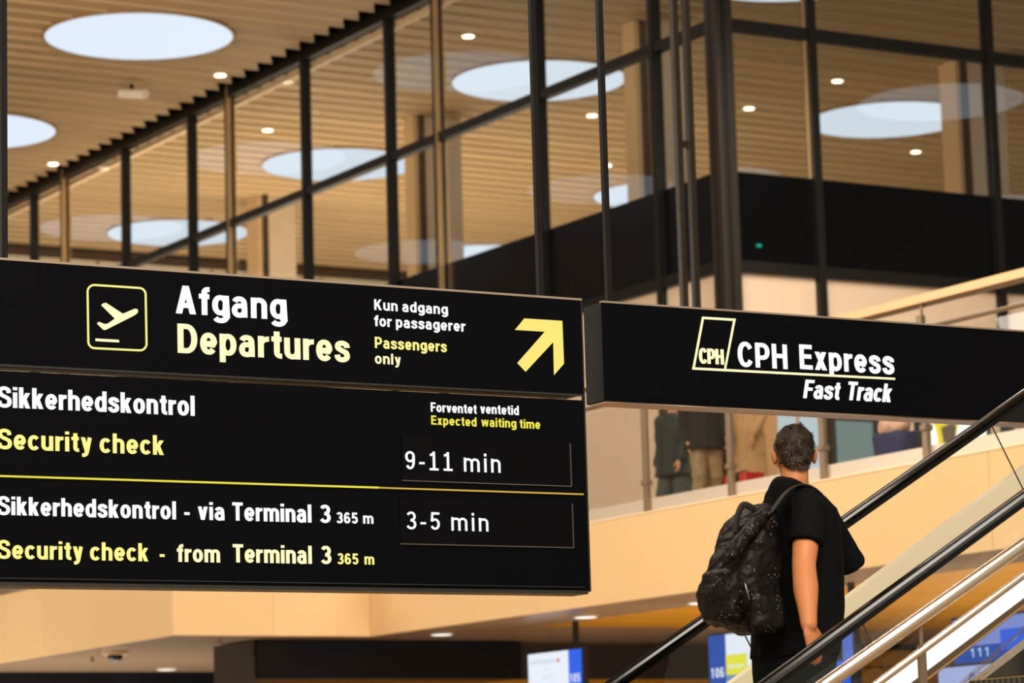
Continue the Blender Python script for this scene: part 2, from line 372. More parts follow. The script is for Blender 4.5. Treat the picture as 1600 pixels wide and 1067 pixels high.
# jog return balustrade on the left wing (out of sight behind the sign)
# shop fronts behind the balustrade, on the lower part of the facades
def quad_x(bm, c, pts, t=.03):
    poly_prism(bm, [onx(x, y, c) for x, y in pts], (1, 0, 0), t)
TEAL = mat('door_glass', '31403c', .12, spec=.6)
dw = thing('door_1', None, None, (XA, 37, ZD), kind='structure')
ya, yb = onx(1114, 700, XA-.1).y, onx(1036, 700, XA-.1).y
obj('door_surround', bbox(XA-.10, XA-.02, ya-.05, yb+.08, ZD, ZD+2.75), mat('door_frame', '1f1d1a', .4), dw)
n = 4
for i in range(n):
    a = ya+(yb-ya)*i/n; b = ya+(yb-ya)*(i+1)/n
    obj('glass_pane', bbox(XA-.13, XA-.11, a+.03, b-.03, ZD+.45, ZD+2.6), TEAL, dw)
    obj('kick_panel', bbox(XA-.14, XA-.11, a+.03, b-.03, ZD, ZD+.42), mat('kick', '2a241c', .4), dw)
BLUEW = glow('pale_window', (.50, .60, .62, 1), 1.0)
sf = thing('window_3', None, None, (26, YB-.1, ZD), kind='structure')
YS = YB-.12
def py_(x, y): return ony(x, y, YS)
x0, x1 = py_(1190, 700).x, py_(1282, 700).x
obj('shop_wall', bbox(x0, x1, YS, YS+.08, ZD, ZD+2.9), mat('shop_tan', 'a57a4e', .6), sf)
for px0, px1, zz0, zz1 in ((1216, 1244, 1.45, 2.7), (1250, 1280, 1.2, 2.7)):
    obj('pane', bbox(py_(px0, 690).x, py_(px1, 690).x, YS-.02, YS-.005, ZD+zz0, ZD+zz1), BLUEW, sf)
d2 = thing('door_2', None, None, (27.5, YB-.1, ZD), kind='structure')
obj('door_frame', bbox(py_(1286, 690).x, py_(1386, 690).x, YS-.03, YS+.05, ZD, ZD+2.9), mat('brown_door', '2b2116', .35), d2)
obj('door_leaf', bbox(py_(1312, 690).x, py_(1382, 690).x, YS-.06, YS-.03, ZD+.1, ZD+2.8), mat('dark_leaf', '19150f', .3), d2)
obj('pane', bbox(py_(1302, 665).x, py_(1358, 665).x, YS-.08, YS-.06, ZD+1.28, ZD+2.3), glow('teal_window', (.16, .22, .20, 1), 1), d2)
# illuminated yellow advertising board
ad = thing('advertising_board', 'glowing yellow and white advertising board behind the balustrade, right of the navy trousers', 'advertising board', (30, 33.2, ZD))
YA = 33.2
a0, a1 = ony(1444, 690, YA).x, ony(1541, 690, YA).x
obj('board_frame', bbox(a0-.05, a1+.09, YA, YA+.15, ZD, ZD+2.3), mat('board_black', '0c0c0a', .4), ad)
def adpoly(name, pts, m, dy=0):
    bm = NB(); poly_prism(bm, [ony(x, y, YA-.004-dy) for x, y in pts], (0, -1, 0), .003); return obj(name, bm, m, ad)
adpoly('lit_face', [(1444, 600), (1541, 600), (1541, 720), (1444, 730)], glow('ad_white', (1, 1, .82, 1), 1.3))
adpoly('print', [(1462, 640), (1478, 652), (1500, 648), (1494, 680), (1486, 700), (1475, 716), (1450, 722), (1446, 700), (1460, 712), (1466, 690), (1462, 668), (1452, 655)], glow('ad_yellow', (.95, .72, .05, 1), 1), .004)
adpoly('print', [(1470, 668), (1486, 661), (1494, 664), (1492, 700), (1478, 716), (1471, 708), (1474, 690)], mat('ad_grey', '5c5044', .6), .008)
adpoly('print', [(1500, 600), (1541, 600), (1541, 655), (1525, 650), (1512, 655), (1500, 640)], glow('ad_cream', (1, .95, .45, 1), 1.1), .004)
o = obj('slim_pillar', bbox(ony(1570, 670, 33.4).x, ony(1583, 670, 33.4).x, 33.4, 33.5, ZD, ZD+2.6), mat('pillar_green', '22241e', .4)); tag(o, 'slim dark pillar standing right of the glowing yellow board', 'pillar')
# soffit downlights and camera dome
sdl = [(19.12, 24.85, 'right of the man'), (19.2, 28.43, 'just left of the backpack'), (19.08, 30.63, 'just below the large sign'),
       (18.89, 33.7, 'above the black beam'), (19.12, 39.7, 'beside the left end of the black beam'), (18.65, 41.4, 'near the dome camera')]
for i, (x, y, lab) in enumerate(sdl):
    t = thing('recessed_downlight', 'flush round downlight under the gallery, '+lab, 'downlight', (x, y, ZS), group='flush downlights under the gallery')
    bm = NB(); bmesh.ops.create_cone(bm, cap_ends=True, segments=32, radius1=.15, radius2=.15, depth=.012, matrix=Matrix.Translation((x, y, ZS+.003)))
    obj('trim_ring', bm, mat('lamp_white', 'd8c6a8'), t)
    bm = NB(); bmesh.ops.create_cone(bm, cap_ends=True, segments=32, radius1=.125, radius2=.125, depth=.01, matrix=Matrix.Translation((x, y, ZS-.002)))
    obj('lens', bm, glow('soffit_lamp', (1, .93, .84, 1), 1.6), t)
t = thing('dome_camera', 'black dome camera with pale base under the left gallery corner', 'camera', (16.2, 37.5, ZS))
c = onz(180, 1018, ZS); cx, cy = c.x, c.y
bm = NB(); bmesh.ops.create_cone(bm, cap_ends=True, segments=32, radius1=.16, radius2=.17, depth=.05, matrix=Matrix.Translation((cx, cy, ZS-.018)))
obj('base', bm, mat('dome_base', 'd6bd9c', .5), t)
bm = NB(); ellipsoid(bm, (cx, cy, ZS-.05), (.10, .10, .085)); obj('dome', bm, mat('dome_black', '0a0a0a', .1), t, True)
for (x, y) in ((129, 1027), (328, 998)):
    c = onz(x+15, y, ZS); bm = NB(); tube(bm, [(c.x, c.y, ZS+.01), (c.x, c.y, ZS-.05)], .02, 10); ellipsoid(bm, (c.x, c.y, ZS-.06), (.035, .035, .015), sub=2)
    tag(obj('sprinkler', bm, STEELD), 'tiny sprinkler head under the gallery, %s' % ('left of the dome camera' if x < 200 else 'left above the black beam'), 'sprinkler')
# amber wood wall below the gallery
wu = thing('wall_lower', None, None, (20, 35.6, 0), kind='structure')
obj('wall_core', bbox(17.2, 44, 36.02, 36.2, 0, ZS+.05), mat('joint_brown', '3a2008', .7), wu)
z = ZS-.02
while z > .1:
    for a, b in yrange(17.2, 42, 6.2): obj('plank', bbox(a+.004, b-.004, 35.99, 36.02, z-.235, z-.012), AMBER, wu)
    z -= .25
t = thing('trim_5', None, None, (17, 34.9, ZS), kind='structure')
zb = ony(600, 1061, 34.9).z
bx0, bx1 = ony(402, 1030, 34.9).x, ony(815, 1030, 34.9).x
obj('bulkhead', bbox(bx0, bx1, 34.9, 35.9, zb, ZS, .01), mat('bulkhead_black', '06070b', .25, spec=.2), t)
obj('bulkhead_side', bbox(bx0-.03, bx0, 34.95, 36.1, zb-1.5, ZS-.005), mat('bulkhead_brown', '2e2318', .4), t)
obj('beam_panel', bbox(bx1, 26, 35.2, 35.4, ony(1000, 1060, 35.2).z, ony(1000, 1008, 35.2).z), mat('beam_brown', '22150a', .5), t)
for px in (905, 800):
    q = ony(px, 1003, 35.2).x; obj('strut', bbox(q-.05, q+.05, 35.15, 35.25, ony(1000, 1012, 35.2).z, ZS+.01), mat('beam_brown', '22150a'), t)
obj('dark_panel', bbox(10, 26, 42.2, 42.3, 1.0, ZS+.01), mat('bulkhead_navy', '090c18', .3), t)
# ------------------------------------------------------------------ lettering: own stroke alphabet (bold grotesque)
XH = .74
def arc(cx, cy, rx, ry, a0, a1, n=12, e=2.15):
    out = []
    for i in range(n+1):
        t = math.radians(a0+(a1-a0)*i/n); c, s = math.cos(t), math.sin(t)
        out.append((cx+rx*math.copysign(abs(c)**(2/e), c), cy+ry*math.copysign(abs(s)**(2/e), s)))
    return out
def spl(p, n=5):
    out = []
    for i in range(len(p)-1):
        p0, p1, p2, p3 = p[max(i-1, 0)], p[i], p[i+1], p[min(i+2, len(p)-1)]
        for k in range(n):
            t = k/n
            out.append(tuple(.5*((2*p1[j])+(-p0[j]+p2[j])*t+(2*p0[j]-5*p1[j]+4*p2[j]-p3[j])*t*t+(-p0[j]+3*p1[j]-3*p2[j]+p3[j])*t**3) for j in (0, 1)))
    return out+[p[-1]]
def glyphs():
    G = {}
    def st(x, a, b): return ('L', [(x, a), (x, b)])
    def bar(a, b, y): return ('H', [(a, y), (b, y)])
    def dg(x0, y0, x1, y1, w=.235): return ('D', (x0, y0, x1, y1, w))
    bowl = ('L', arc(.29, .37, .18, .29, 0, 360, 28))
    G['o'] = (.58, [bowl]); G['n'] = (.57, [st(.11, 0, XH), ('L', arc(.285, .47, .175, .19, 180, 0)+[(.46, 0)])])
    G['h'] = (.57, [st(.11, 0, 1), ('L', arc(.285, .47, .175, .19, 180, 0)+[(.46, 0)])])
    G['m'] = (.88, [st(.11, 0, XH), ('L', arc(.275, .48, .165, .18, 180, 0)+[(.44, 0)]), ('L', arc(.605, .48, .165, .18, 180, 0)+[(.77, 0)])])
    G['u'] = (.57, [st(.46, 0, XH), ('L', [(.11, XH)]+arc(.285, .27, .175, .19, 180, 360))])
    G['r'] = (.38, [st(.11, 0, XH), ('L', arc(.36, .42, .25, .225, 168, 92, 6)+[(.385, .645)])])
    G['a'] = (.56, [('L', arc(.265, .50, .155, .16, 165, 0)+[(.43, .30), (.43, 0)]), ('L', [(.42, .425), (.33, .41)]+arc(.25, .24, .145, .17, 100, 270, 10)+arc(.27, .22, .15, .15, 275, 350, 5))])
    G['e'] = (.57, [('L', [(.12, .36), (.47, .36)]+arc(.29, .37, .18, .29, 4, 322, 24))])
    G['c'] = (.54, [('L', arc(.29, .37, .18, .29, 38, 322, 22))])
    G['d'] = (.58, [bowl, st(.47, 0, 1)]); G['b'] = (.58, [bowl, st(.11, 0, 1)]); G['p'] = (.58, [bowl, st(.11, -.24, XH)]); G['q'] = (.58, [bowl, st(.47, -.24, XH)])
    G['g'] = (.58, [('L', arc(.29, .385, .18, .275, 0, 360, 28)), ('L', [(.47, XH), (.47, -.02)]+arc(.29, -.02, .18, .145, 0, -160, 10))])
    G['s'] = (.53, [('L', spl([(.43, .50), (.41, .60), (.27, .66), (.14, .61), (.13, .49), (.27, .39), (.40, .32), (.425, .17), (.33, .085), (.19, .085), (.115, .16), (.10, .245)]))])
    G['S'] = (.66, [('L', spl([(.54, .70), (.51, .85), (.34, .925), (.16, .86), (.14, .70), (.24, .58), (.42, .49), (.55, .39), (.56, .21), (.47, .10), (.30, .075), (.14, .14), (.10, .30)]))])
    G['k'] = (.55, [st(.11, 0, 1), dg(.15, .26, .42, .74, .25), dg(.42, 0, .25, .45, .25)])
    G['K'] = (.66, [st(.11, 0, 1), dg(.15, .34, .52, 1, .27), dg(.53, 0, .28, .60, .27)])
    G['l'] = (.22, [st(.11, 0, 1)]); G['i'] = (.22, [st(.11, 0, XH), st(.11, .85, 1)])
    G['t'] = (.37, [('L', [(.20, .93), (.20, .22)]+arc(.33, .20, .13, .12, 180, 268, 5)+[(.37, .08)]), bar(.02, .36, .665)])
    G['f'] = (.37, [('L', [(.20, 0), (.20, .78)]+arc(.33, .79, .13, .13, 180, 95, 5)+[(.37, .92)]), bar(.02, .36, .665)])
    G['v'] = (.54, [dg(.27, 0, .11, XH), dg(.27, 0, .43, XH)])
    G['y'] = (.54, [dg(.29, .02, .115, XH), ('L', [(.43, XH), (.29, .0), (.25, -.10), (.19, -.155), (.07, -.155)])])
    G['w'] = (.80, [dg(.22, 0, .10, XH, .21), dg(.22, 0, .40, XH, .20), dg(.58, 0, .40, XH, .20), dg(.58, 0, .70, XH, .21)])
    G['x'] = (.55, [dg(.12, 0, .42, XH, .25), dg(.43, 0, .13, XH, .25)])
    G['A'] = (.68, [dg(.115, 0, .34, 1, .25), dg(.565, 0, .34, 1, .25), bar(.15, .53, .30)])
    G['D'] = (.67, [st(.11, 0, 1), ('L', [(.11, .915), (.27, .915)]+arc(.30, .5, .255, .415, 82, -82, 16)+[(.27, .085), (.11, .085)])])
    G['P'] = (.63, [st(.11, 0, 1), ('L', [(.11, .915), (.30, .915)]+arc(.31, .66, .21, .255, 82, -82, 12)+[(.30, .405), (.11, .405)])])
    G['E'] = (.57, [st(.11, 0, 1), bar(.11, .55, .915), bar(.11, .52, .52), bar(.11, .56, .085)])
    G['F'] = (.55, [st(.11, 0, 1), bar(.11, .54, .915), bar(.11, .49, .50)])
    G['T'] = (.60, [st(.30, 0, 1), bar(.01, .59, .915)]); G['H'] = (.67, [st(.11, 0, 1), st(.56, 0, 1), bar(.11, .56, .52)])
    G['C'] = (.66, [('L', arc(.34, .5, .23, .425, 32, 328, 26))])
    G['R'] = (.66, [st(.11, 0, 1), ('L', [(.11, .915), (.30, .915)]+arc(.31, .69, .21, .225, 82, -82, 12)+[(.30, .465), (.11, .465)]), dg(.54, 0, .42, .45, .24)])
    G['I'] = (.22, [st(.11, 0, 1)]); G['N'] = (.67, [st(.11, 0, 1), st(.56, 0, 1), dg(.54, 0, .13, 1, .24)])
    G['Q'] = (.68, [('L', arc(.34, .5, .23, .425, 0, 360, 28)), dg(.58, -.04, .42, .22, .2)])
    G['-'] = (.33, [('H', [(.03, .36), (.30, .36)])]); G[' '] = (.26, [])
    G['0'] = (.56, [('L', arc(.28, .5, .17, .425, 0, 360, 28))])
    G['1'] = (.56, [st(.30, 0, 1), ('L', [(.10, .78), (.20, .81), (.30, .92)])])
    G['!'] = (.56, [st(.30, 0, 1), ('L', [(.11, .80), (.20, .84), (.30, .92)]), bar(.08, .52, .06)])     # the numeral one with a foot
    G['3'] = (.56, [('L', arc(.27, .72, .165, .20, 160, -78, 12)+[(.24, .52)]), ('L', [(.24, .52)]+arc(.27, .285, .185, .21, 82, -160, 14))])
    G['5'] = (.56, [('L', [(.50, .915), (.16, .915), (.135, .47)]), ('L', arc(.28, .335, .175, .25, 140, -155, 16))])
    G['6'] = (.56, [('L', arc(.28, .32, .175, .235, 0, 360, 20)), ('L', arc(.285, .5, .18, .425, 40, 210, 14))])
    G['9'] = (.56, [('L', arc(.28, .68, .175, .235, 0, 360, 20)), ('L', arc(.275, .5, .18, .425, 220, 390, 14))])
    return G
GL = glyphs()
def lettering(name, text, m, parent, O, ex, ez, width, cap, hx=.112, hy=.088, gap=.062, shear=0, right=None, label=None, spaces=.26, lift=.0, kind=None):
    """O: baseline left (world), ex: unit reading direction, ez: up. Letters scaled so the line is `width` long."""
    bm = NB(); x = 0; total = 0
    for ch in text: total += (spaces if ch == ' ' else GL[ch][0]+gap)
    total -= gap
    sx = width/(total*cap)
    nrm = ex.cross(ez)
    def W(px, py_): return O + ex*((px+py_*shear)*cap) + ez*(py_*cap) + nrm*lift
    rx = hx/1.0
    def strip(p):
        n = len(p); L, Rr = [], []
        closed = abs(p[0][0]-p[-1][0]) < 1e-6 and abs(p[0][1]-p[-1][1]) < 1e-6 and n > 6
        for i in range(n):
            if closed: a, b = p[(i-1) % (n-1)], p[(i+1) % (n-1)]
            else: a, b = p[max(i-1, 0)], p[min(i+1, n-1)]
            dx, dy = b[0]-a[0], b[1]-a[1]; l = math.hypot(dx, dy) or 1; nx, ny = -dy/l, dx/l
            mit = 1.0
            if 0 < i < n-1:
                d1 = (p[i][0]-p[i-1][0], p[i][1]-p[i-1][1]); d2 = (p[i+1][0]-p[i][0], p[i+1][1]-p[i][1])
                l1, l2 = math.hypot(*d1) or 1, math.hypot(*d2) or 1
                c = max(-1, min(1, (d1[0]*d2[0]+d1[1]*d2[1])/l1/l2)); mit = min(1.35, 1/max(.3, math.cos(math.acos(c)/2)))
            h = math.sqrt((rx*nx)**2+(hy*ny)**2)*mit
            L.append((p[i][0]+nx*h, p[i][1]+ny*h)); Rr.append((p[i][0]-nx*h, p[i][1]-ny*h))
        vl = [bm.verts.new(W(q[0], q[1])) for q in L]; vr = [bm.verts.new(W(q[0], q[1])) for q in Rr]
        for i in range(n-1): bm.faces.new((vr[i], vr[i+1], vl[i+1], vl[i]))
    for ch in text:
        if ch == ' ': x += spaces; continue
        wd, prims = GL[ch]
        for k, d in prims:
            if k in 'LH': strip([((q[0]+x)*sx, q[1]) for q in d])
            else:
                x0, y0, x1, y1, ww = d; h = ww/2*hx/.115
                bm.faces.new([bm.verts.new(W(a, b)) for a, b in (((x+x0)*sx-h, y0), ((x+x0)*sx+h, y0), ((x+x1)*sx+h, y1), ((x+x1)*sx-h, y1))])
        x += wd+gap
    return obj(name, bm, m, parent, label=label, kind=kind)
# ------------------------------------------------------------------ hanging signs
YSN = 12.6
EX, EZ = Vector((1, 0, 0)), Vector((0, 0, 1))
WHT = glow('letter_white', (1, .99, .98, 1), 1.15); YEL = glow('letter_yellow', (1.0, .86, .26, 1), 1.1); YELP = glow('letter_pale_yellow', (1.0, .90, .50, 1), 1.15)
YELB = glow('letter_lemon', (.95, .86, .10, 1), .95); LED = glow('display_white', (.93, .95, 1, 1), 1.15); ORG = glow('line_orange', (.80, .50, .06, 1), .85); YLINE = glow('line_yellow', (.93, .80, .07, 1), .95)
def sp(x, y, dy=.004): return ony(x, y, YSN-dy)
def line_text(parent, text, xl, yl, xr, yr, cap_px, m, **k):
    a, b = sp(xl, yl), sp(xr, yr); z = (a.z+b.z)/2; a.z = z
    cap = (sp((xl+xr)/2, (yl+yr)/2-cap_px)-sp((xl+xr)/2, (yl+yr)/2)).z
    say = text.replace('!', '1')
    lab = k.pop('label', 'lettering reading "%s"' % say)
    return lettering('lettering', text, m, parent, a, EX, EZ, b.x-a.x, cap, label=lab, **k)
XL, XR = 4.35, 7.882
ls = thing('hanging_sign', 'large black hanging sign reading Afgang Departures above the security waiting times', 'sign', (6.1, YSN+.08, 1.06+EYE))
Z1, Z2, Z3, Z4 = 2.484+EYE, 2.008+EYE, 1.996+EYE, 1.070+EYE
Z4 = 1.075+EYE
obj('header_box', bbox(XL, XR, YSN, YSN+.165, Z2+.012, Z1, .003), SIGNB, ls)
obj('top_trim', bbox(XL, XR+.002, YSN-.004, YSN+.02, Z1-.004, Z1+.006), TRIMM, ls, label='pale aluminium edge strip')
obj('lower_trim', bbox(XL, XR, YSN-.003, YSN+.01, Z2+.005, Z2+.014), SIGNE, ls)
obj('information_box', bbox(XL, XR-.002, YSN+.008, YSN+.17, Z4, Z3-.001, .004), SIGNB, ls)
obj('bottom_trim', bbox(XL, XR-.01, YSN+.004, YSN+.15, Z4-.012, Z4+.004), SIGNE, ls)
obj('end_trim', bbox(XR-.003, XR+.004, YSN+.0, YSN+.02, Z4, Z1), SIGNE, ls)
obj('bottom_lip', bbox(XL, XR-.03, YSN+.0, YSN+.012, Z4+.018, Z4+.022), SIGNE, ls)
for x in (ony(5, 200, YSN+.085).x, 7.703):
    obj('hanger_pole', bbox(x-.014, x+.014, YSN+.07, YSN+.098, Z1, ZC+.12), mat('pole_black', '0d0c10', .3, metal=.3), ls)
line_text(ls, 'Afgang', 274, 490.3, 448.6, 499.3, 43.5, WHT)
line_text(ls, 'Departures', 277, 552.3, 547, 564.8, 45, YELP)
line_text(ls, 'Kun adgang', 584.4, 484.6, 700.2, 491, 16.6, WHT)
line_text(ls, 'for passagerer', 584.4, 510, 727.4, 517.6, 17, WHT)
line_text(ls, 'Passengers', 585.5, 544, 698.5, 549.9, 17.5, YEL)
line_text(ls, 'only', 585.5, 568.3, 627, 570, 16.8, YELP)
line_text(ls, 'Sikkerhedskontrol', -4.5, 637, 304.6, 648.8, 32, WHT)
line_text(ls, 'Security check', -4.5, 701.6, 257, 710.4, 31, YEL)
line_text(ls, 'Sikkerhedskontrol', -4.5, 805, 275.4, 810.6, 28.6, WHT)
line_text(ls, '-', 287, 811, 297.5, 811, 24, WHT)
line_text(ls, 'via', 309, 812, 351.8, 813, 28, WHT)
line_text(ls, 'Terminal', 363, 813.4, 487, 816.2, 28.3, WHT)
line_text(ls, '3', 499.5, 816.5, 517.5, 816.8, 28, WHT)
line_text(ls, '365', 525.6, 817.2, 559.5, 818, 17, WHT); line_text(ls, 'm', 567, 818, 584, 818.4, 17, WHT)
line_text(ls, 'Security check', -4.5, 873.2, 232.5, 876.4, 28.6, YEL)
line_text(ls, '-', 248.8, 876.5, 258.3, 876.5, 24, YEL)
line_text(ls, 'from', 276, 877.8, 344.3, 878.8, 27.5, YELP)
line_text(ls, 'Terminal', 363.6, 879.2, 487.7, 880.2, 28.3, YELP)
line_text(ls, '3', 501, 880.8, 518.5, 881, 28, YELP)
line_text(ls, '365', 527, 881.3, 560.4, 881.8, 17, YEL); line_text(ls, 'm', 569.4, 882, 585.2, 882.2, 17, YEL)
line_text(ls, 'Forventet', 673.1, 643.8, 745, 646, 14.6, WHT); line_text(ls, 'ventetid', 750.5, 646.2, 811, 648.2, 14.6, WHT)
line_text(ls, 'Expected', 673.6, 663.6, 745, 666, 14.2, YELB); line_text(ls, 'waiting time', 752, 666.4, 844.6, 670, 14.2, YELB)
bm = NB(); poly_prism(bm, [sp(-30, 741.2), sp(592, 760.3), sp(592, 763.3), sp(-30, 744.2)], (0, -1, 0), .001); obj('divider_line', bm, YLINE, ls, label='bright yellow dividing line')
bm = NB(); poly_prism(bm, [sp(592, 760.7), sp(912, 771), sp(912, 773.4), sp(592, 763.1)], (0, -1, 0), .001); obj('divider_line', bm, ORG, ls, label='dim orange end of the dividing line')
DISP = mat('display_dark', '0d0b10', .4, spec=.07)
for pts, t, tx in (([(628, 682), (891, 692), (892.5, 759), (629, 749.7)], '9-!! min', (632, 733.4, 784, 738.6, 29.3)), ([(625, 777), (894.4, 787), (896, 854.7), (626, 849)], '3-5 min', (634, 827.5, 765, 830, 28.5))):
    zt = (sp(*pts[0]).z+sp(*pts[1]).z)/2; zb_ = (sp(*pts[2]).z+sp(*pts[3]).z)/2; xa, xb = sp(*pts[0]).x, sp(*pts[1]).x
    d = obj('time_display', bbox(xa, xb, YSN+.002, YSN+.012, zb_, zt), DISP, ls)
    FR = mat('display_frame', '6d625c', .4)
    for nm, (u0, u1, v0, v1) in {'frame_bottom': (xa, xb+.004, zb_-.004, zb_), 'frame_side': (xb, xb+.004, zb_, zt)}.items():
        f_ = obj(nm, bbox(u0, u1, YSN-.001, YSN+.006, v0, v1), FR, d)
    q = line_text(ls, t, *tx, LED, hx=.075, hy=.06, gap=.12, spaces=.34)
# aeroplane pictogram and arrow
def flat(parent, name, pts, m, label=None, dy=.004):
    bm = NB(); P_ = [sp(x, y, dy) for x, y in pts]; V_ = [bm.verts.new(p) for p in P_]
    for tri in tessellate_polygon([P_]): bm.faces.new([V_[i] for i in tri])
    return obj(name, bm, m, parent, label=label)
def cr(x, y): return (x/3.3333, y/3.3333+400)
bm = NB()
def rr(inset):
    c = [(135.3+inset, 443.6+inset), (229.2-inset, 448.2+inset), (230.6-inset, 549-inset), (136.4+inset, 545.6-inset)]
    r = 12-inset; out = []
    for i, (sx_, sy_) in enumerate(((1, 1), (-1, 1), (-1, -1), (1, -1))):
        cx, cy = c[i][0]+sx_*r, c[i][1]+sy_*r
        a0 = (180, 270, 0, 90)[i]
        for k in range(7): t_ = math.radians(a0+90*k/6); out.append((cx+r*math.cos(t_), cy+r*math.sin(t_)))
    return out
oo, ii = [bm.verts.new(sp(*p)) for p in rr(0)], [bm.verts.new(sp(*p)) for p in rr(3.2)]
for i in range(len(oo)): bm.faces.new((oo[i], oo[(i+1) % len(oo)], ii[(i+1) % len(oo)], ii[i]))
obj('pictogram_frame', bm, YEL, ls, label='yellow rounded square frame')
flat(ls, 'pictogram', [cr(*p) for p in ((716, 277), (720, 284), (716, 297), (700, 309), (556, 382), (543, 386), (533, 380), (506, 353), (508, 346), (517, 343), (545, 354), (560, 352), (598, 326), (527, 256), (535, 247), (552, 243), (640, 300), (690, 279), (705, 274))], YELP, 'yellow rising aeroplane symbol')
flat(ls, 'pictogram_line', [cr(*p) for p in ((497, 429), (620, 436), (621, 450), (497, 443))], YELP)
def ca(x, y): return (x/4.706+560, y/4.706+440)
flat(ls, 'arrow', [ca(*p) for p in ((1150, 355), (1220, 270), (1500, 288), (1512, 603), (1438, 688), (1432, 445), (1230, 663), (1168, 598), (1370, 368))], glow('arrow_yellow', (1.0, .82, .20, 1), 1.0), 'yellow arrow pointing up right')
# right sign
rs = thing('hanging_sign', 'black hanging sign reading CPH Express Fast Track above the man', 'sign', (9.4, YSN+.08, 2.0+EYE))
RX0, RX1 = 7.998, 12.6
obj('header_box', bbox(RX0, RX1, YSN, YSN+.165, 1.997+EYE, 2.482+EYE, .003), SIGNB, rs)
obj('end_cap', bbox(RX0-.003, RX0+.001, YSN+.004, YSN+.162, 2.0+EYE, 2.478+EYE), mat('sign_end', '17191a', .5, spec=.4), rs)
obj('top_trim', bbox(RX0, RX1, YSN-.004, YSN+.02, 2.478+EYE, 2.487+EYE), TRIMM, rs, label='pale aluminium edge strip')
obj('bottom_trim', bbox(RX0+.01, RX1, YSN+.01, YSN+.15, 1.990+EYE, 1.999+EYE), mat('bottom_copper', 'd8bfa6', .12, metal=1), rs)
for x in (8.094, 12.3):
    obj('hanger_pole', bbox(x-.014, x+.014, YSN+.07, YSN+.098, 2.48+EYE, ZC+.12), mat('pole_black', '0d0c10'), rs)
line_text(rs, 'CPH', 1152.8, 572.8, 1231.5, 576.3, 38.5, WHT)
line_text(rs, 'Express', 1249.5, 577.3, 1398, 584, 38, WHT)
line_text(rs, 'Fast', 1254.6, 622.3, 1311, 624.5, 29, WHT, shear=.22, gap=.03, hx=.12)
line_text(rs, 'Track', 1322, 625.2, 1392, 628.2, 29, WHT, shear=.22, gap=.03, hx=.12)
line_text(rs, 'CPH', 1093, 568, 1131, 569.4, 24, YELP, gap=.05, hx=.13)
for pts in ([(1096.9, 494.6), (1149.8, 497.8), (1149.3, 501.6), (1097.6, 498.4)], [(1149.8, 497.8), (1134.5, 577), (1131.2, 576.8), (1146.0, 498.0)],
            [(1096.9, 494.6), (1100.6, 494.9), (1085.2, 577), (1081.5, 577)], [(1081.5, 573.6), (1398.8, 590.2), (1398.8, 593.6), (1081.5, 577.4)]):
    flat(rs, 'logo_line', pts, YELP, dy=.0045)
# pair of steel conduits hanging behind the right sign
t = thing('hanging_conduit', 'pair of bronze conduits with a cross link hanging behind the right sign', 'conduit', (16, 22, 4.2+EYE))
for px in (1066.5, 1084.5):
    q = ony(px if px < 1070 else 1085.5, 400, 22.0)
    obj('conduit', bbox(q.x-.03, q.x+.03, 21.97, 22.03, 3.9+EYE, ZC+.1, .01), mat('bronze_metal', '3f362a'), t)
q0, q1 = ony(1064, 228, 22).x, ony(1080, 228, 22).x; zz = ony(1072, 226, 22).z
obj('cross_link', bbox(q0, q1, 21.975, 22.025, zz-.03, zz+.03), mat('bronze_metal', '3f362a'), t)
q0, q1 = ony(1060, 400, 22).x, ony(1094, 400, 22).x
obj('end_plate', bbox(q0, q1, 21.95, 22.05, 3.84+EYE, 3.9+EYE), mat('bronze_metal', '3f362a'), t)
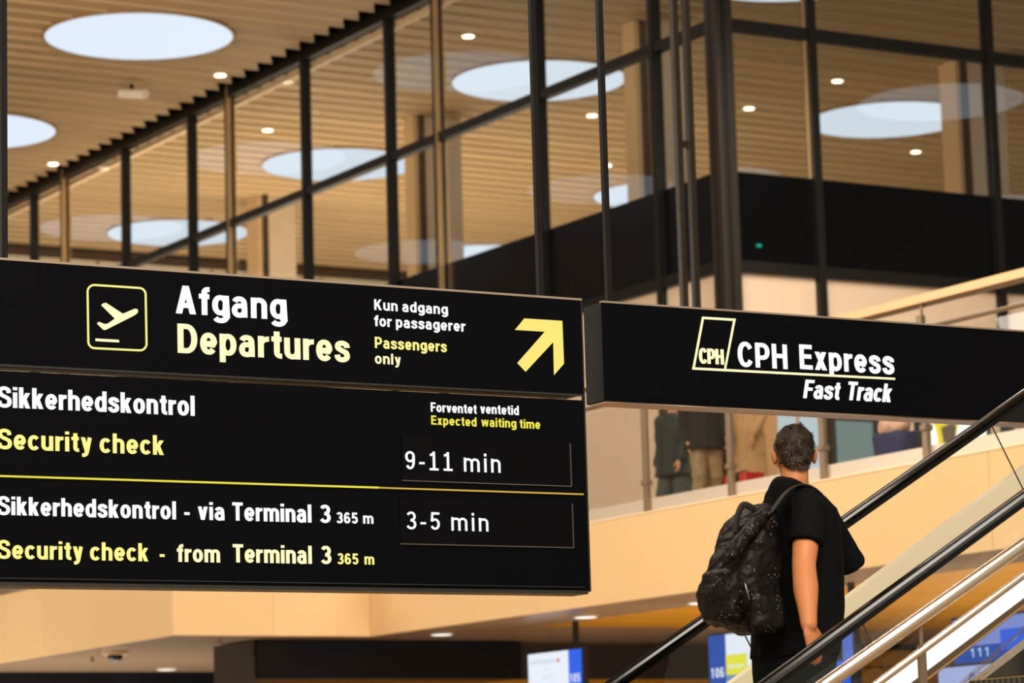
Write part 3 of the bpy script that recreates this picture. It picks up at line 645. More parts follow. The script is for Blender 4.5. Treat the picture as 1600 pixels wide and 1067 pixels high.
# ------------------------------------------------------------------ escalator
YF, YN, TAN = 10.8, 9.56, .5755
def rz(x): return -3.397+EYE+TAN*x            # height of the rubber rail at x
dv = Vector((1, 0, TAN)).normalized(); nv = Vector((-TAN, 0, 1)).normalized()
XE0, XE1 = 4.9, 13.1
es = thing('escalator', 'rising escalator with black rubber handrails and clear glass sides', 'escalator', (5, 10.18, 0))
for yy, nm in ((YF, 'far'), (YN, 'near')):
    bm = NB(); prof = [(-.036, .000), (-.034, .014), (-.022, .022), (.022, .022), (.034, .014), (.036, .000), (.026, -.012), (-.026, -.012)]
    a = [bm.verts.new(Vector((XE0, yy+u, rz(XE0)))+nv*v) for u, v in prof]; b = [bm.verts.new(Vector((XE1, yy+u, rz(XE1)))+nv*v) for u, v in prof]
    bm.faces.new(a); bm.faces.new(b[::-1])
    for i in range(8): bm.faces.new((a[i], b[i], b[(i+1) % 8], a[(i+1) % 8]))
    bmesh.ops.bevel(bm, geom=[e for e in bm.edges if abs(e.calc_length()) > 3], offset=.006, segments=2, affect='EDGES')
    obj('handrail', bm, RUBBER, es, True)
    bm = NB()
    pts = [Vector((XE0, yy-.018, rz(XE0)))+nv*-.03, Vector((XE1, yy-.018, rz(XE1)))+nv*-.03, Vector((XE1, yy-.018, rz(XE1)))+nv*-.012, Vector((XE0, yy-.018, rz(XE0)))+nv*-.012]
    poly_prism(bm, pts, (0, 1, 0), .036); obj('handrail_guide', bm, mat('guide_black', '141210', .25, metal=.6), es)
    # glass panels with joints square to the slope
    seam = ony(1545, 675, YF).x if nm == 'far' else ony(1342, 985, YN).x
    step = 1.667*.867
    k0 = seam-step*4
    edges = [k0+step*i for i in range(12) if k0+step*i < XE1+.2]
    H = .93
    for xa, xb in zip(edges[:-1], edges[1:]):
        xa2, xb2 = xa+.003, xb-.003
        base = [Vector((xa2, yy-.006, rz(xa2)))+nv*-.03, Vector((xb2, yy-.006, rz(xb2)))+nv*-.03, Vector((xb2, yy-.006, rz(xb2)))+nv*-H, Vector((xa2, yy-.006, rz(xa2)))+nv*-H]
        bm = NB(); poly_prism(bm, base, (0, 1, 0), .012); obj('glass_panel', bm, GLASSB, es)
    for xa in edges:
        bm = NB(); poly_prism(bm, [Vector((xa-.0022, yy-.007, rz(xa-.0022)))+nv*-.03, Vector((xa+.0022, yy-.007, rz(xa+.0022)))+nv*-.03, Vector((xa+.0022, yy-.007, rz(xa+.0022)))+nv*-H, Vector((xa-.0022, yy-.007, rz(xa-.0022)))+nv*-H], (0, 1, 0), .004)
        obj('glass_seam', bm, mat('seam_dark', '3b342b', .4), es)
    s = 1 if nm == 'far' else -1
    bm = NB(); poly_prism(bm, [Vector((XE0, yy-.05, rz(XE0)))+nv*-.93, Vector((XE1, yy-.05, rz(XE1)))+nv*-.93, Vector((XE1, yy-.05, rz(XE1)))+nv*-1.35, Vector((XE0, yy-.05, rz(XE0)))+nv*-1.35], (0, 1, 0), .10)
    obj('skirt', bm, STEEL, es)
x = XE0+.1; k = 0
TREAD = mat('step_tread', '3a3834', .4, metal=.7)
while x < XE1-.2:
    zt = rz(x+.2)-1.12
    st_ = obj('step', bbox(x, x+.40, YN+.12, YF-.12, zt-.22, zt), TREAD, es)
    bm = NB()
    for i_ in range(26): yv = YN+.15+i_*.0365; box(bm, x-.006, x, yv, yv+.018, zt-.2, zt); box(bm, x+.02, x+.39, yv, yv+.018, zt, zt+.006)
    obj('rib', bm, mat('rib_metal', '6a6450', .4, metal=.6), st_, kind='stuff')
    obj('comb_line', bbox(x, x+.02, YN+.12, YF-.12, zt, zt+.004), mat('comb_yellow', 'c9a21c', .5), st_)
    x += .40
bm = NB(); poly_prism(bm, [Vector((5.5, YN-.05, 0.01)), Vector((6.8, YN-.05, 0.01)), Vector((XE1, YN-.05, rz(XE1)-2.1)), Vector((XE1, YN-.05, rz(XE1)-1.35))], (0, 1, 0), YF-YN+.1)
obj('truss', bm, mat('truss_brown', '4d3d2a', .5), es)
obj('landing', bbox(XE1, C1, YN-.1, YF+.1, ZD-.3, ZD), TREAD, es)
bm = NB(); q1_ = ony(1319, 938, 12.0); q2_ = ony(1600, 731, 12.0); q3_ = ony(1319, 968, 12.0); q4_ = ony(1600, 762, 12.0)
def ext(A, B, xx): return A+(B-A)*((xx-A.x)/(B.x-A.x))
ob_ = thing('reflection_band', 'pale solid band added for a sloping glass reflection behind the escalator, right of the man', 'reflection streak', (7, 12, 0))  # added solid band standing in for a diagonal reflection in the glass
bm.free(); bm = NB(); poly_prism(bm, [ext(q1_, q2_, 5.2), ext(q1_, q2_, 13), ext(q3_, q4_, 13), ext(q3_, q4_, 5.2)], (0, 1, 0), .06); obj('face', bm, mat('reflection_cream', 'fdf0d4', .3, spec=.6), ob_)
bm = NB(); poly_prism(bm, [ext(q3_, q4_, 5.2), ext(q3_, q4_, 13), ext(q3_, q4_, 13)-Vector((0, 0, .02)), ext(q3_, q4_, 5.2)-Vector((0, 0, .02))], (0, 1, 0), .06); obj('lower_edge', bm, mat('reflection_edge', 'b9782c', .4), ob_)
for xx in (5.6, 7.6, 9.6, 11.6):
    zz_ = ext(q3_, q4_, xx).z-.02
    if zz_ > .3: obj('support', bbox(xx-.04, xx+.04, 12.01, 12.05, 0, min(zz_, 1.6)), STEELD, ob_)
# second flight beside it: steel tube railing, lit stringer, glass
YT = 9.0
st = thing('stair_railing', 'bright steel tube railing with lit white stringer in front of the escalator', 'railing', (7, YT, 0))
def tl(a, b, Y):
    A, B = ony(*a, Y), ony(*b, Y); d = (B-A)/(B.x-A.x); return lambda x: A+d*(x-A.x)
f1 = tl((1285, 1073), (1600, 850), YT); f2 = tl((1372, 1067), (1600, 898), YT)
bm = NB(); tube(bm, [f1(4.7), f1(11)], .026, 20); obj('top_tube', bm, STEEL, st, True)
bm = NB(); tube(bm, [f2(4.7), f2(11)], .014, 14); obj('middle_tube', bm, STEEL, st, True)
xp = ony(1441, 1040, YT).x
for xq in (xp-1.9, xp, xp+1.9):
    obj('post', bbox(xq-.017, xq+.017, YT-.006, YT+.006, max(0, f1(xq).z-1.3), f2(xq).z+.02), STEELD, st)
    bm = NB(); tube(bm, [(xq, YT, f2(xq).z), (xq, YT, f1(xq).z-.02)], .009, 10); obj('post_neck', bm, STEELD, st)
YW = 9.3
g1 = tl((1377, 1064), (1600, 899), YW); g2 = tl((1451, 1046), (1600, 934), YW)
xa, xb = 5.2, 11
bm = NB(); poly_prism(bm, [g1(xa), g1(xb), g2(xb), g2(xa)], (0, 1, 0), .04); obj('lit_stringer', bm, glow('stringer_light', (1, .93, .82, 1), 1.25), st, label='glowing white sloping stringer')
h1 = tl((1452, 1059), (1600, 946), YW); h0 = tl((1452, 1061), (1600, 948), YW)
bm = NB(); tube(bm, [h1(xa), h1(xb)], .0045, 8); obj('glass_edge', bm, mat('edge_tan', 'c9a075', .3, metal=.6), st)
bm = NB(); poly_prism(bm, [g2(xa), g2(xb), h1(xb), h1(xa)], (0, 1, 0), .03); obj('shadow_gap', bm, mat('gap_brown', '5c4c38', .4), st)
h2 = tl((1500, 1067), (1600, 978), YW); h3 = tl((1506, 1069), (1600, 986), YW)
bm = NB(); poly_prism(bm, [h2(xa), h2(xb), h3(xb), h3(xa)], (0, 1, 0), .01); obj('glass_edge', bm, glassmat('edge_glass', (.9, .85, .8, 1), 4), st)
# ------------------------------------------------------------------ check-in screens under the gallery
SBLUE = glow('screen_blue', (.035, .13, .80, 1), 1.0); SWHITE = glow('screen_white', (.82, .88, .97, 1), 1.0); SDEEP = glow('screen_deep_blue', (.02, .08, .42, 1), 1.0)
EY = Vector((0, -1, 0))
def screen(label, X, xl, xr, yt, yb, parts, pole=True):
    a, b = onx(xl, yt, X), onx(xr, yt, X); zt = onx((xl+xr)/2, yt, X).z; zb2 = onx((xl+xr)/2, yb, X).z
    t = thing('information_screen', label, 'screen', (X, (a.y+b.y)/2, zb2), group='check-in screens under the gallery')
    y0, y1 = min(a.y, b.y), max(a.y, b.y)
    obj('housing', bbox(X, X+.07, y0-.03, y1+.03, zb2-.03, zt+.03, .01), mat('screen_housing', '0a0a14', .3), t)
    def uv(u, v): return Vector((X-.004, y1+(y0-y1)*u, zt+(zb2-zt)*v))
    for nm, u0, v0, u1, v1, m in parts['rects']:
        bm = NB(); bm.faces.new([bm.verts.new(uv(*q)-Vector((.002*parts['rects'].index((nm, u0, v0, u1, v1, m)), 0, 0))) for q in ((u0, v0), (u0, v1), (u1, v1), (u1, v0))]); obj(nm, bm, m, t)
    for s_, u0, v0, u1, capf, m, kw in parts['text']:
        lettering('lettering', s_, m, t, uv(u0, v0)-Vector((.014, 0, 0)), EY, EZ, (y1-y0)*(u1-u0), (zt-zb2)*capf, label='lettering reading "%s"' % s_, **kw)
    if pole: obj('pole', bbox(X+.02, X+.06, (y0+y1)/2-.35*(y1-y0)-.04, (y0+y1)/2-.35*(y1-y0)+.04, zt, ZS+.02), mat('screen_housing', '0a0a14'), t)
    return t
GREYT = glow('screen_grey_text', (.35, .38, .50, 1), 1); PALE = glow('screen_pale', (.55, .72, .80, 1), 1)
screen('check-in screen numbered 105, white with a blue stripe, below the large sign', 19.4, 825, 909, 1018, 1120,
       {'rects': [('face', 0, 0, .76, 1, SWHITE), ('side_stripe', .76, 0, 1, 1, SBLUE), ('accent', .545, .11, .60, .17, glow('screen_red', (.7, .25, .2, 1), 1))],
        'text': [('AIR FRANCE'.replace(' ', ''), .06, .17, .52, .06, GREYT, dict(hx=.08, hy=.07)), ('105', .79, .50, .98, .13, SWHITE, {}), ('H', .34, .28, .38, .05, PALE, {}), ('SIT', .28, .42, .48, .07, PALE, {})]})
screen('check-in screen numbered 106, with yellow box, half hidden behind the man', 19.2, 1107, 1215, 988, 1120,
       {'rects': [('face', .25, 0, 1, 1, SWHITE), ('side_stripe', 0, 0, .25, 1, SDEEP), ('yellow_box', .25, .25, .56, .49, glow('screen_yellow', (.80, .78, .06, 1), 1)), ('slate_panel', .25, .49, 1, 1, glow('screen_slate', (.17, .30, .50, 1), 1))],
        'text': [('106', .03, .51, .23, .12, SWHITE, {}), ('Service', .42, .645, .72, .09, SWHITE, dict(hx=.09)), ('Passengers', .29, .41, .53, .05, SWHITE, dict(hx=.09))]})
screen('narrow blue screen just right of the man, behind the black handrail', 19.2, 1302, 1332, 975, 1090,
       {'rects': [('face', 0, .5, .8, 1, SBLUE), ('side_stripe', .45, 0, 1, .50, glow('screen_mid_blue', (.12, .22, .75, 1), .8))], 'text': []})
screen('large blue screen numbered 111, lower right stand-in for a glass reflection', 19.0, 1488, 1640, 962, 1033,  # added screen standing in for a reflection in the lower glass
       {'rects': [('face', .0, 0, 1, .6, glow('screen_lilac', (.26, .33, .80, 1), .85)), ('lower_face', .0, .6, 1, 1, SDEEP), ('side_stripe', .50, .3, 1, .75, SBLUE)],
        'text': [('111', .18, .86, .40, .2, PALE, {})]})
screen('pale lilac screen with red and dark letters, bottom right stand-in for a glass reflection', 18.6, 1466, 1566, 1040, 1100,  # also added in place of a reflected screen
       {'rects': [('face', .0, 0, 1, 1, glow('screen_pale_lilac', (.45, .52, .92, 1), .9)), ('red_mark', .20, .45, .45, .8, glow('screen_rose', (.45, .28, .55, 1), .9))],
        'text': [('CAQ', .50, .62, .84, .42, SDEEP, {})]}, pole=False)
# ------------------------------------------------------------------ people
SKIN = mat('skin', 'cf8858', .5, spec=.4, var=.06, vscale=(9, 9, 9), sss=.12)
def skin_of(h): return mat('skin_'+h, h, .5, spec=.35, sss=.1)
def hsph(bm, p, r): ellipsoid(bm, p, (r, r, r), sub=2)
def hand(bm, wrist, d, side, palm_n, s=1.0, curl=.5):
    """palm and five fingers; d: pointing direction, side: towards the thumb, palm_n: palm normal"""
    d, side, palm_n = d.normalized(), side.normalized(), palm_n.normalized()
    rot = Matrix((side, palm_n, d)).transposed()
    ellipsoid(bm, wrist+d*.045*s, (.042*s, .019*s, .055*s), rot)
    for i, (o, l) in enumerate(((.031, .074), (.011, .082), (-.010, .077), (-.030, .060))):
        b0 = wrist + d*.085*s + side*o*s
        p1 = b0 + (d*math.cos(curl*.5)+palm_n*math.sin(curl*.5))*l*.45*s
        p2 = p1 + (d*math.cos(curl*1.4)+palm_n*math.sin(curl*1.4))*l*.32*s
        p3 = p2 + (d*math.cos(curl*2.2)+palm_n*math.sin(curl*2.2))*l*.25*s
        tube(bm, [b0-d*.03*s, b0, p1, p2, p3], [.0095*s, .0098*s, .009*s, .0083*s, .0072*s], 10, round_end=True)
    t0 = wrist + d*.018*s + side*.028*s
    t1 = t0 + (d*.6+side*.65+palm_n*.25).normalized()*.040*s; t2 = t1 + (d*.9+side*.25+palm_n*.35).normalized()*.030*s; t3 = t2+(d+palm_n*.4).normalized()*.022*s
    tube(bm, [t0, t1, t2, t3], [.014*s, .0115*s, .010*s, .008*s], 10, round_end=True)
def head(bm, c, fd, s=1.0):
    """c: middle of the head, fd: horizontal unit vector the face looks along"""
    up = Vector((0, 0, 1)); sd = fd.cross(up)
    rot = Matrix((sd, fd, up)).transposed()
    E = lambda o, r, q=3: ellipsoid(bm, c + sd*o[0]*s + fd*o[1]*s + up*o[2]*s, tuple(v*s for v in r), rot, q)
    E((0, -.012, .022), (.077, .094, .092)); E((0, .022, -.035), (.062, .070, .085)); E((0, .045, -.085), (.036, .036, .026))
    E((0, .096, -.018), (.012, .018, .020)); E((0, .088, .010), (.008, .014, .026)); E((0, .084, -.058), (.026, .012, .008)); E((0, .083, -.070), (.022, .012, .008))
    for k in (-1, 1):
        E((k*.030, .078, .008), (.016, .012, .010)); E((k*.032, .082, .028), (.024, .010, .007)); E((k*.045, .055, -.025), (.022, .026, .024))
        E((k*.081, -.004, -.008), (.011, .019, .030)); E((k*.089, -.010, .004), (.006, .014, .020)); E((k*.080, .0, -.030), (.006, .010, .012), 2)
def eyes(parent, c, fd, s=1.0):
    up = Vector((0, 0, 1)); sd = fd.cross(up)
    for k in (-1, 1):
        bm = NB(); ellipsoid(bm, c+sd*k*.030*s+fd*.084*s+up*.010*s, (.011*s, .008*s, .008*s) if abs(fd.y) > abs(fd.x) else (.008*s, .011*s, .008*s), sub=2)
        obj('eye', bm, mat('eye_white', 'e8e2da', .2), parent, True)
        bm = NB(); ellipsoid(bm, c+sd*k*.030*s+fd*.0905*s+up*.010*s, (.0045*s,)*3, sub=2); obj('iris', bm, mat('iris', '2a1c10', .2), parent, True)
# --- the man on the escalator
YM = 10.18
FEET = rz(7.2)-1.12
man = thing('person', 'man in black T-shirt with greying hair seen from behind on the escalator, wearing a backpack', 'person', (7.28, YM, FEET))
def at(x, y, Y=YM): return ony(x, y, Y)
HC = at(1241, 711); vd = Vector((HC.x, HC.y, 0)).normalized(); a_ = math.radians(9); FD = Vector((vd.x*math.cos(a_)-vd.y*math.sin(a_), vd.x*math.sin(a_)+vd.y*math.cos(a_), 0))
secs_px = [(1246, 782, .06, .10), (1248, 800, .098, .17), (1249, 830, .127, .195), (1250, 870, .138, .19), (1249, 910, .147, .19), (1248, 950, .155, .195), (1246, 985, .155, .195), (1243, 1012, .15, .19)]
def tor(grow=0.0): return [(at(x, y).x, YM, at(x, y).z, a+grow, b+grow) for x, y, a, b in secs_px][::-1]
bm = NB(); head(bm, HC, FD, 1.0)
tube(bm, [at(1240, 725)-FD*.015, at(1240, 750)-FD*.02, at(1243, 780)], [.056, .057, .060], 20)
rings(bm, tor())
sh = at(1263, 797, 9.99); el = at(1256, 883, 9.90); wr = at(1264, 976, 9.74)
tube(bm, [sh, (sh+el)/2, el, el*.6+wr*.4, wr*.8+el*.2, wr], [.062, .054, .047, .050, .036, .032], 18, round_end=True)
hand(bm, wr, Vector((.20, -.04, -1)), Vector((.95, .2, 0)), Vector((.1, 1, .1)), 1.0, .42)
shl = at(1283, 800, 10.36); ell = at(1326, 868, 10.42); wrl = at(1292, 850, 10.38)+Vector((0, .02, .05))
tube(bm, [shl, ell], [.05, .044], 14, round_end=True); tube(bm, [ell, wrl], [.042, .031], 14, round_end=True)
hand(bm, wrl, Vector((-.5, -.1, .85)), Vector((.3, -.9, .2)), Vector((-.8, 0, -.4)), .9, .9)
hz = at(1243, 1012).z
for k in (-1, 1):
    tube(bm, [(7.33, YM+k*.085, hz-.05), (7.30, YM+k*.10, FEET+.48), (7.20, YM+k*.11, FEET+.10)], [.085, .058, .042], 16, round_end=True)
    tube(bm, [(7.18, YM+k*.11, FEET+.06), (7.32, YM+k*.115, FEET+.05)], [.04, .034], 12, round_end=True)
body = blob('body', bm, SKIN, man, .0052, 5)
eyes(man, HC, FD)
SHIRT = mat('black_cotton', '070708', .85, spec=.15, bump=.25, bscale=90)
def fold(f, amp, dirv=(1, 1, 1)):
    def g(co, no): return amp*noise.noise(Vector((co.x*f*dirv[0], co.y*f*dirv[1], co.z*f*dirv[2]))) + amp*.5*noise.noise(Vector((co.x*f*2.3*dirv[0]+5, co.y*f*2.3*dirv[1], co.z*f*2.1*dirv[2])))
    return g
bm = NB()
secs2 = [(1239, 759, .062, .074), (1242, 768, .084, .125), (1245, 776, .100, .165), (1247, 787, .110, .185), (1248, 800, .124, .207), (1249, 830, .140, .212), (1250, 870, .152, .207), (1249, 910, .161, .207), (1248, 950, .168, .211), (1246, 985, .168, .211), (1243, 1012, .164, .208), (1240, 1028, .162, .206)]
rings(bm, [(at(x, y).x, YM, at(x, y).z, a, b) for x, y, a, b in secs2][::-1])
for v in bm.verts:                     # the collar stands higher at the nape than at the throat
    q = at(1243, 795).z
    if v.co.z > q: v.co.z -= (v.co.x-at(1243, 770).x)*.52*min(1, (v.co.z-q)/.07)
tube(bm, [at(1258, 778, 10.06), at(1265, 797, 9.99), at(1261, 825, 9.95), at(1259, 851, 9.93)], [.055, .072, .071, .070], 20)
tube(bm, [at(1258, 783, 10.32), at(1285, 806, 10.38), at(1310, 845, 10.41), at(1331, 882, 10.43)], [.06, .064, .062, .060], 18)
tube(bm, [at(1306, 838, 10.40), at(1331, 888, 10.42)], [.05, .062], 14)
shirt = blob('shirt', bm, SHIRT, man, .0075, 4, disp=fold(11, .007, (1, 1, .55)))
bm = NB()
rings(bm, [(7.30, YM, hz-.20, .13, .18), (7.315, YM, hz-.08, .152, .195), (7.325, YM, hz+.03, .158, .200)])
for k in (-1, 1): tube(bm, [(7.32, YM+k*.085, hz-.10), (7.305, YM+k*.098, FEET+.50), (7.24, YM+k*.108, FEET+.25), (7.19, YM+k*.11, FEET+.07)], [.105, .088, .078, .075], 18)
blob('trousers', bm, mat('dark_trousers', '0a0b0e', .8, spec=.15, bump=.2, bscale=120), man, .009, 4, disp=fold(9, .007, (1, 1, .8)))
for k in (-1, 1):
    bm = NB(); tube(bm, [(7.12, YM+k*.11, FEET+.055), (7.22, YM+k*.112, FEET+.06), (7.33, YM+k*.116, FEET+.045), (7.37, YM+k*.117, FEET+.038)], [.042, .047, .050, .040], 16, ry=[.05, .05, .04, .032], round_end=True)
    box(bm, 7.09, 7.38, YM+k*.113-.045, YM+k*.113+.045, FEET+.001, FEET+.025)
    blob('shoe', bm, mat('shoe_black', '131313', .5), man, .006, 2)
# hair: short wavy shell and loose tufts
HAIR = mat('hair_brown', '33261c', .62, spec=.35, var=.45, vscale=(70, 70, 45))
up = Vector((0, 0, 1)); sdv = FD.cross(up); hrot = Matrix((sdv, FD, up)).transposed()
bm = NB()
ellipsoid(bm, HC - FD*.020 + up*.034, (.0775, .092, .089), hrot, 4); ellipsoid(bm, HC - FD*.045 + up*(-.005), (.066, .058, .068), hrot); ellipsoid(bm, HC - FD*.052 - up*.035, (.052, .040, .042), hrot)
hair = blob('hair', bm, HAIR, man, .004, 2, disp=lambda co, no: .003*noise.noise(co*60)+.002*noise.noise(co*130))
bm = NB(); rnd = random.Random(3)
hv = [(v.co.copy(), v.normal.copy()) for v in hair.data.vertices]
for i in range(5200):
    co, no = rnd.choice(hv)
    rel = co-HC
    if rel.dot(FD) > .06 and rel.z < .06: continue
    fl_ = noise.noise_vector(co*38)
    d = (no*.25 + Vector((0, 0, -.6)) + fl_*1.0); d = (d-no*min(0, d.dot(no))).normalized()
    L_ = rnd.uniform(.007, .013); sdw = d.cross(no).normalized()*.0011
    p0 = co+no*.0005; p1 = p0+d*L_*.5+no*.003; p2 = p0+d*L_+no*.0025+fl_*.004
    v = [bm.verts.new(q) for q in (p0-sdw, p0+sdw, p1+sdw*.8, p1-sdw*.8, p2)]
    bm.faces.new((v[0], v[1], v[2], v[3])); bm.faces.new((v[3], v[2], v[4]))
obj('hair_strand', bm, mat('hair_strands', '4a3a2c', .5, spec=.5, var=.6, vscale=(120, 120, 90)), man, kind='stuff')
# backpack: a thing of its own, worn on his back
BAG = mat('bag_nylon', '14100f', .5, spec=.25, bump=.3, bscale=45)
nt = BAG.node_tree; bs = nt.nodes['Principled BSDF']
tc = nt.nodes.new('ShaderNodeTexCoord'); vo = nt.nodes.new('ShaderNodeTexVoronoi'); vo.inputs['Scale'].default_value = 120; nt.links.new(tc.outputs['Object'], vo.inputs['Vector'])
lt = nt.nodes.new('ShaderNodeMath'); lt.operation = 'LESS_THAN'; lt.inputs[1].default_value = .20; nt.links.new(vo.outputs['Distance'], lt.inputs[0])
nz = nt.nodes.new('ShaderNodeTexNoise'); nz.inputs['Scale'].default_value = 14; nt.links.new(tc.outputs['Object'], nz.inputs[0])
g2n = nt.nodes.new('ShaderNodeMath'); g2n.operation = 'GREATER_THAN'; g2n.inputs[1].default_value = .50; nt.links.new(nz.outputs[0], g2n.inputs[0])
sc_ = nt.nodes.new('ShaderNodeSeparateColor'); nt.links.new(vo.outputs['Color'], sc_.inputs[0])
g3 = nt.nodes.new('ShaderNodeMath'); g3.operation = 'GREATER_THAN'; g3.inputs[1].default_value = .72; nt.links.new(sc_.outputs[0], g3.inputs[0])
m1_ = nt.nodes.new('ShaderNodeMath'); m1_.operation = 'MULTIPLY'; nt.links.new(lt.outputs[0], m1_.inputs[0]); nt.links.new(g2n.outputs[0], m1_.inputs[1])
m2_ = nt.nodes.new('ShaderNodeMath'); m2_.operation = 'MULTIPLY'; nt.links.new(m1_.outputs[0], m2_.inputs[0]); nt.links.new(g3.outputs[0], m2_.inputs[1])
mxc = nt.nodes.new('ShaderNodeMix'); mxc.data_type = 'RGBA'; nt.links.new(m2_.outputs[0], mxc.inputs[0]); mxc.inputs[6].default_value = rgb('100b09'); mxc.inputs[7].default_value = rgb('d8c4c0'); nt.links.new(mxc.outputs[2], bs.inputs['Base Color'])
YBG = 10.16
bp = thing('backpack', 'black speckled backpack with loop handle on the back of the man', 'backpack', (7.08, YBG, at(1186, 990).z))
bsec = [(1190, 788, .022, .05), (1184, 797, .052, .095), (1175, 815, .080, .130), (1168, 840, .098, .145), (1163, 870, .114, .152), (1160, 900, .124, .155), (1162, 930, .125, .153), (1168, 957, .115, .148), (1176, 976, .092, .135), (1184, 988, .052, .10)]
bm = NB(); rings(bm, [(ony(x, y, YBG).x, YBG, ony(x, y, YBG).z, a, b) for x, y, a, b in bsec][::-1], 40, 2.6)
def bagfold(co, no): return .012*noise.noise(Vector((co.x*8+co.z*7, co.y*8, co.z*5)))+.006*noise.noise(Vector((co.x*22, co.y*22+co.z*20, co.z*9)))+.003*noise.noise(co*50)
blob('bag_body', bm, BAG, bp, .0065, 3, disp=bagfold)
bm = NB(); e_ = at(1128, 928, YBG); rings(bm, [(e_.x+.02, YBG, e_.z-.13, .02, .09), (e_.x+.0, YBG, e_.z-.10, .052, .115), (e_.x-.01, YBG, e_.z, .064, .12), (e_.x+.01, YBG, e_.z+.08, .05, .11), (e_.x+.03, YBG, e_.z+.105, .02, .09)], 32, 2.6)
blob('front_pocket', bm, BAG, bp, .0065, 3, disp=bagfold)
bm = NB(); e_ = at(1196, 945, YBG-.15); rings(bm, [(e_.x, YBG-.135, e_.z-.11, .05, .02), (e_.x, YBG-.15, e_.z-.08, .075, .032), (e_.x, YBG-.152, e_.z+.03, .078, .030), (e_.x, YBG-.14, e_.z+.055, .07, .014)], 32, 2.4)
blob('side_pocket', bm, BAG, bp, .0065, 3, disp=bagfold)
bm = NB(); tube(bm, [at(1202, 803, 10.03), at(1188, 812, 10.02), at(1172, 828, 10.005), at(1157, 848, 10.0), at(1143, 868, 10.0), at(1128, 884, 10.03)], [.014, .022, .025, .025, .022, .012], 14, round_end=True)
blob('zip_flap', bm, BAG, bp, .005, 2, disp=bagfold)
STRAP = mat('strap_webbing', '1d1614', .65, bump=.2, bscale=300)
def ribbon(name, pts, wd, th, m, par, n=6):
    P_ = []
    for i in range(len(pts)-1):
        p0, p1, p2, p3 = pts[max(i-1, 0)], pts[i], pts[i+1], pts[min(i+2, len(pts)-1)]
        for k in range(n):
            t = k/n; P_.append(.5*((2*p1)+(p2-p0)*t+(2*p0-5*p1+4*p2-p3)*t*t+(3*p1-p0-3*p2+p3)*t**3))
    P_.append(pts[-1])
    bm = NB(); tube(bm, P_, wd, 10, ry=th); return obj(name, bm, m, par, True)
ribbon('handle', [at(1150, 834, 10.12), at(1152, 808, 10.12), at(1160, 790, 10.12), at(1171, 791, 10.12), at(1181, 800, 10.12), at(1192, 812, 10.12)], .014, .005, STRAP, bp)
ribbon('shoulder_strap', [at(1199, 808, 10.06), at(1212, 790, 10.05), at(1226, 772, 10.05), at(1242, 761, 10.045), at(1258, 760, 10.04), at(1274, 768, 10.03), at(1288, 785, 10.03), at(1297, 810, 10.03), at(1301, 840, 10.04), at(1300, 870, 10.05)], .026, .007, STRAP, bp)
ribbon('shoulder_strap', [at(1186, 806, 10.30), at(1200, 782, 10.31), at(1214, 767, 10.32), at(1230, 762, 10.32), at(1246, 770, 10.32), at(1262, 795, 10.32)], .026, .007, STRAP, bp)
c_ = at(1292, 874, 10.0); obj('strap_tag', bbox(c_.x-.006, c_.x+.006, 9.985, 9.992, c_.z-.026, c_.z+.026, .002), mat('tag_silver', 'a9a7a2', .35, metal=.6), bp)
c0_, c1_ = at(1164, 911, 9.985), at(1171, 937, 9.985)
bm = NB(); tube(bm, [c0_, c1_], .0028, 8); obj('zip_pull', bm, mat('tag_silver', 'a9a7a2'), bp, True)
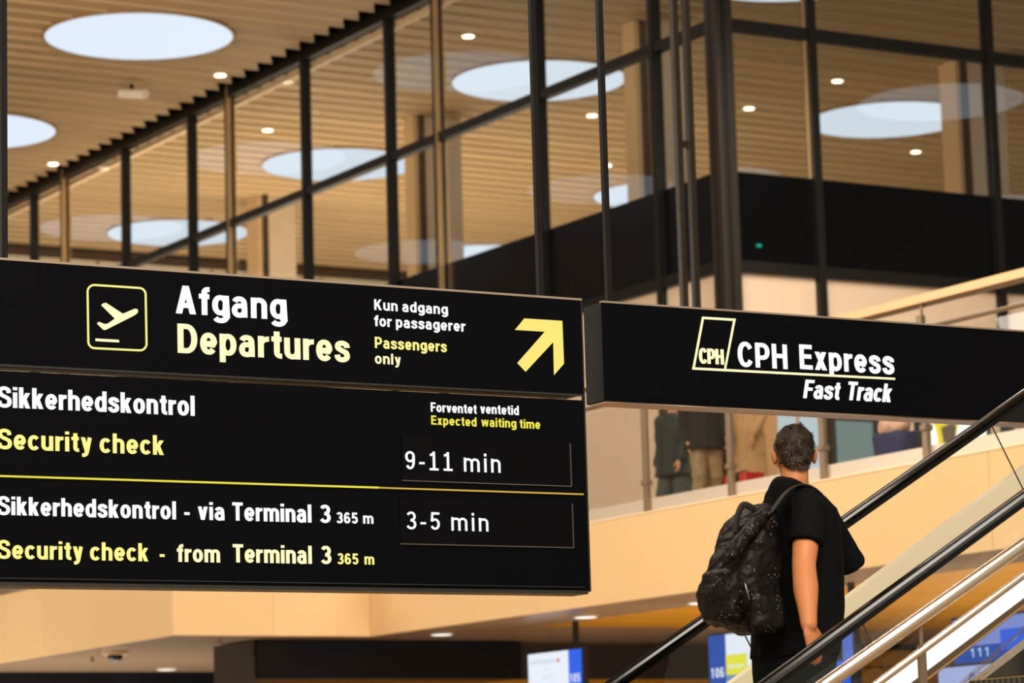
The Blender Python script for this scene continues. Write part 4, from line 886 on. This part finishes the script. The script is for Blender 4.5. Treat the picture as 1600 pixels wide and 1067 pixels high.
# --- passengers on the gallery
def walker(label, x, y, fdeg, coat, trous, hairc, coat_hem, extra=None, h=1.75):
    s = h/1.75; fd = Vector((math.cos(math.radians(fdeg)), math.sin(math.radians(fdeg)), 0)); sd = fd.cross(up); o = Vector((x, y, ZD))
    t = thing('person', label, 'person', tuple(o), group=None)
    W = lambda f, r, z: o+fd*f*s+sd*r*s+up*z*s
    c = W(.01, 0, 1.635)
    def sec(bm, rows):
        rs = []
        for z, a, b, f in rows: rs.append([bm.verts.new(W(f+a*math.cos(q), b*math.sin(q), z)) for q in (2*math.pi*k/24 for k in range(24))])
        for i in range(len(rs)-1):
            for k in range(24): bm.faces.new((rs[i][k], rs[i][(k+1) % 24], rs[i+1][(k+1) % 24], rs[i+1][k]))
        bm.faces.new(rs[0][::-1]); bm.faces.new(rs[-1])
    bm = NB(); head(bm, c, fd, s); tube(bm, [W(0, 0, 1.58), W(-.01, 0, 1.42)], [.05*s, .06*s], 14)
    sec(bm, [(.86, .11, .15, 0), (1.1, .09, .13, 0), (1.3, .11, .17, 0), (1.42, .07, .16, 0)])
    arms = {1: [W(0, .19, 1.40), W(-.05, .22, 1.12), W(.06, .21, .86)], -1: [W(0, -.19, 1.40), W(.04, -.23, 1.12), W(.18, -.20, .90)]}
    legs = {1: [W(0, .09, .88), W(.10, .10, .48), W(.02, .10, .09)], -1: [W(0, -.09, .88), W(.02, -.10, .48), W(-.22, -.10, .12)]}
    for k in (-1, 1):
        tube(bm, arms[k], [.045*s, .038*s, .028*s], 12, round_end=True); hand(bm, arms[k][2], Vector((.1*fd.x, .1*fd.y, -1)), fd, -sd*k, .9*s, .5)
        tube(bm, legs[k], [.075*s, .052*s, .04*s], 12, round_end=True)
    blob('body', bm, skin_of('c79470'), t, .009, 3); eyes(t, c, fd, s)
    bm = NB(); ellipsoid(bm, c-fd*.02+up*.035, (.088, .096, .088), Matrix((sd, fd, up)).transposed()); ellipsoid(bm, c-fd*.045-up*.02, (.07, .055, .07), Matrix((sd, fd, up)).transposed()); blob('hair', bm, mat('hair_'+hairc, hairc, .6), t, .008, 2)
    bm = NB(); sec(bm, [(coat_hem, .20, .25, .02), (.9, .17, .22, .01), (1.1, .145, .19, 0), (1.3, .145, .21, 0), (1.42, .10, .19, 0), (1.49, .07, .08, 0)])
    for k in (-1, 1): tube(bm, [arms[k][0], arms[k][1], arms[k][1]*.15+arms[k][2]*.85], [.075*s, .065*s, .055*s], 14, round_end=True)
    blob('coat', bm, mat('coat_'+coat, coat, .85), t, .011, 3, disp=fold(9, .012, (1, 1, .6)))
    bm = NB()
    for k in (-1, 1): tube(bm, [legs[k][0], legs[k][1], legs[k][1]*.1+legs[k][2]*.9], [.105*s, .088*s, .075*s], 14, round_end=True)
    sec(bm, [(.80, .12, .16, 0), (.95, .12, .16, 0)])
    blob('trousers', bm, mat('trousers_'+trous, trous, .85), t, .011, 3, disp=fold(14, .012))
    for k in (-1, 1):
        bm = NB(); f = legs[k][2]; tube(bm, [f-up*.04-fd*.04, f-up*.05+fd*.14], [.045*s, .04*s], 12, ry=.038, round_end=True); blob('shoe', bm, mat('shoe_dark', '1c1a18', .6), t, .009, 1)
    return t
def deckpt(px, X): v = onx(px, 800, X); return X, v.y
x_, y_ = deckpt(1106, 19.25); walker('passenger in dark coat and khaki trousers on the gallery, left of the beige coat', x_, y_, 250, '1b1714', '8d7553', '2a1d14', .78)
x_, y_ = deckpt(1172, 19.7); walker('passenger in long beige coat on the gallery behind the right sign', x_, y_, 200, 'a98458', '9b7a52', '3b2a1c', .42)
x_, y_ = deckpt(1056, 20.2); walker('figure in dark green jacket, stand-in for a reflection in the dark glass door', x_, y_, 200, '20241f', '40433f', '241b14', .74)  # modelled figure standing in for one reflected in the door glass
def case(label, px, X, wd, dp, hh, col, strap=None, z0=0):
    x, y = deckpt(px, X); t = thing('suitcase', label, 'suitcase', (x, y, ZD))
    obj('shell', bbox(x-dp/2, x+dp/2, y-wd/2, y+wd/2, ZD+.03+z0, ZD+hh+z0, .03), mat('case_'+col, col, .45), t)
    if strap: obj('strap', bbox(x-dp/2-.006, x+dp/2+.006, y-wd*.10-.035, y-wd*.10+.035, ZD+.02+z0, ZD+hh+.006+z0), mat('strap_black', '0c0a0a', .6), t)
    for i in (-1, 1):
        for j in (-1, 1):
            bm = NB(); tube(bm, [(x+i*(dp/2-.04), y+j*(wd/2-.06)-.012, ZD+.022), (x+i*(dp/2-.04), y+j*(wd/2-.06)+.012, ZD+.022)], .022, 12); obj('wheel', bm, mat('wheel_black', '111111', .5), t)
    bm = NB(); tube(bm, [(x, y-.06, ZD+hh-.01), (x, y-.05, ZD+hh+.03), (x, y+.05, ZD+hh+.03), (x, y+.06, ZD+hh-.01)], .009, 8); obj('handle', bm, mat('wheel_black', '111111'), t, True)
    return t
case('red suitcase with black strap on the gallery beside the beige coat', 1165, 18.75, .42, .24, .34, 'b01410', True)
case('black suitcase standing on the gallery just left of the head of the man', 1226, 18.75, .30, .22, .24, '17120f')
x, y = deckpt(1405, 19.0); t = thing('trolley_bag', 'navy blue bag with a pale pink bundle on top, left of the glowing yellow board', 'bag', (x, y, ZD))
bm = NB(); rings(bm, [(x, y, ZD+.02, .12, .18), (x, y, ZD+.2, .14, .22), (x, y, ZD+.46, .16, .27), (x, y, ZD+.50, .15, .26)], 32, 3.2); blob('bag_body', bm, mat('navy_fabric', '16194a', .7), t, .011, 2, disp=fold(9, .012))
bm = NB(); ellipsoid(bm, (x, y+.02, ZD+.58), (.13, .22, .13)); ellipsoid(bm, (x, y-.02, ZD+.72), (.10, .19, .10)); blob('bundle', bm, mat('pink_fabric', 'd3a58e', .8), t, .011, 2, disp=fold(9, .015))
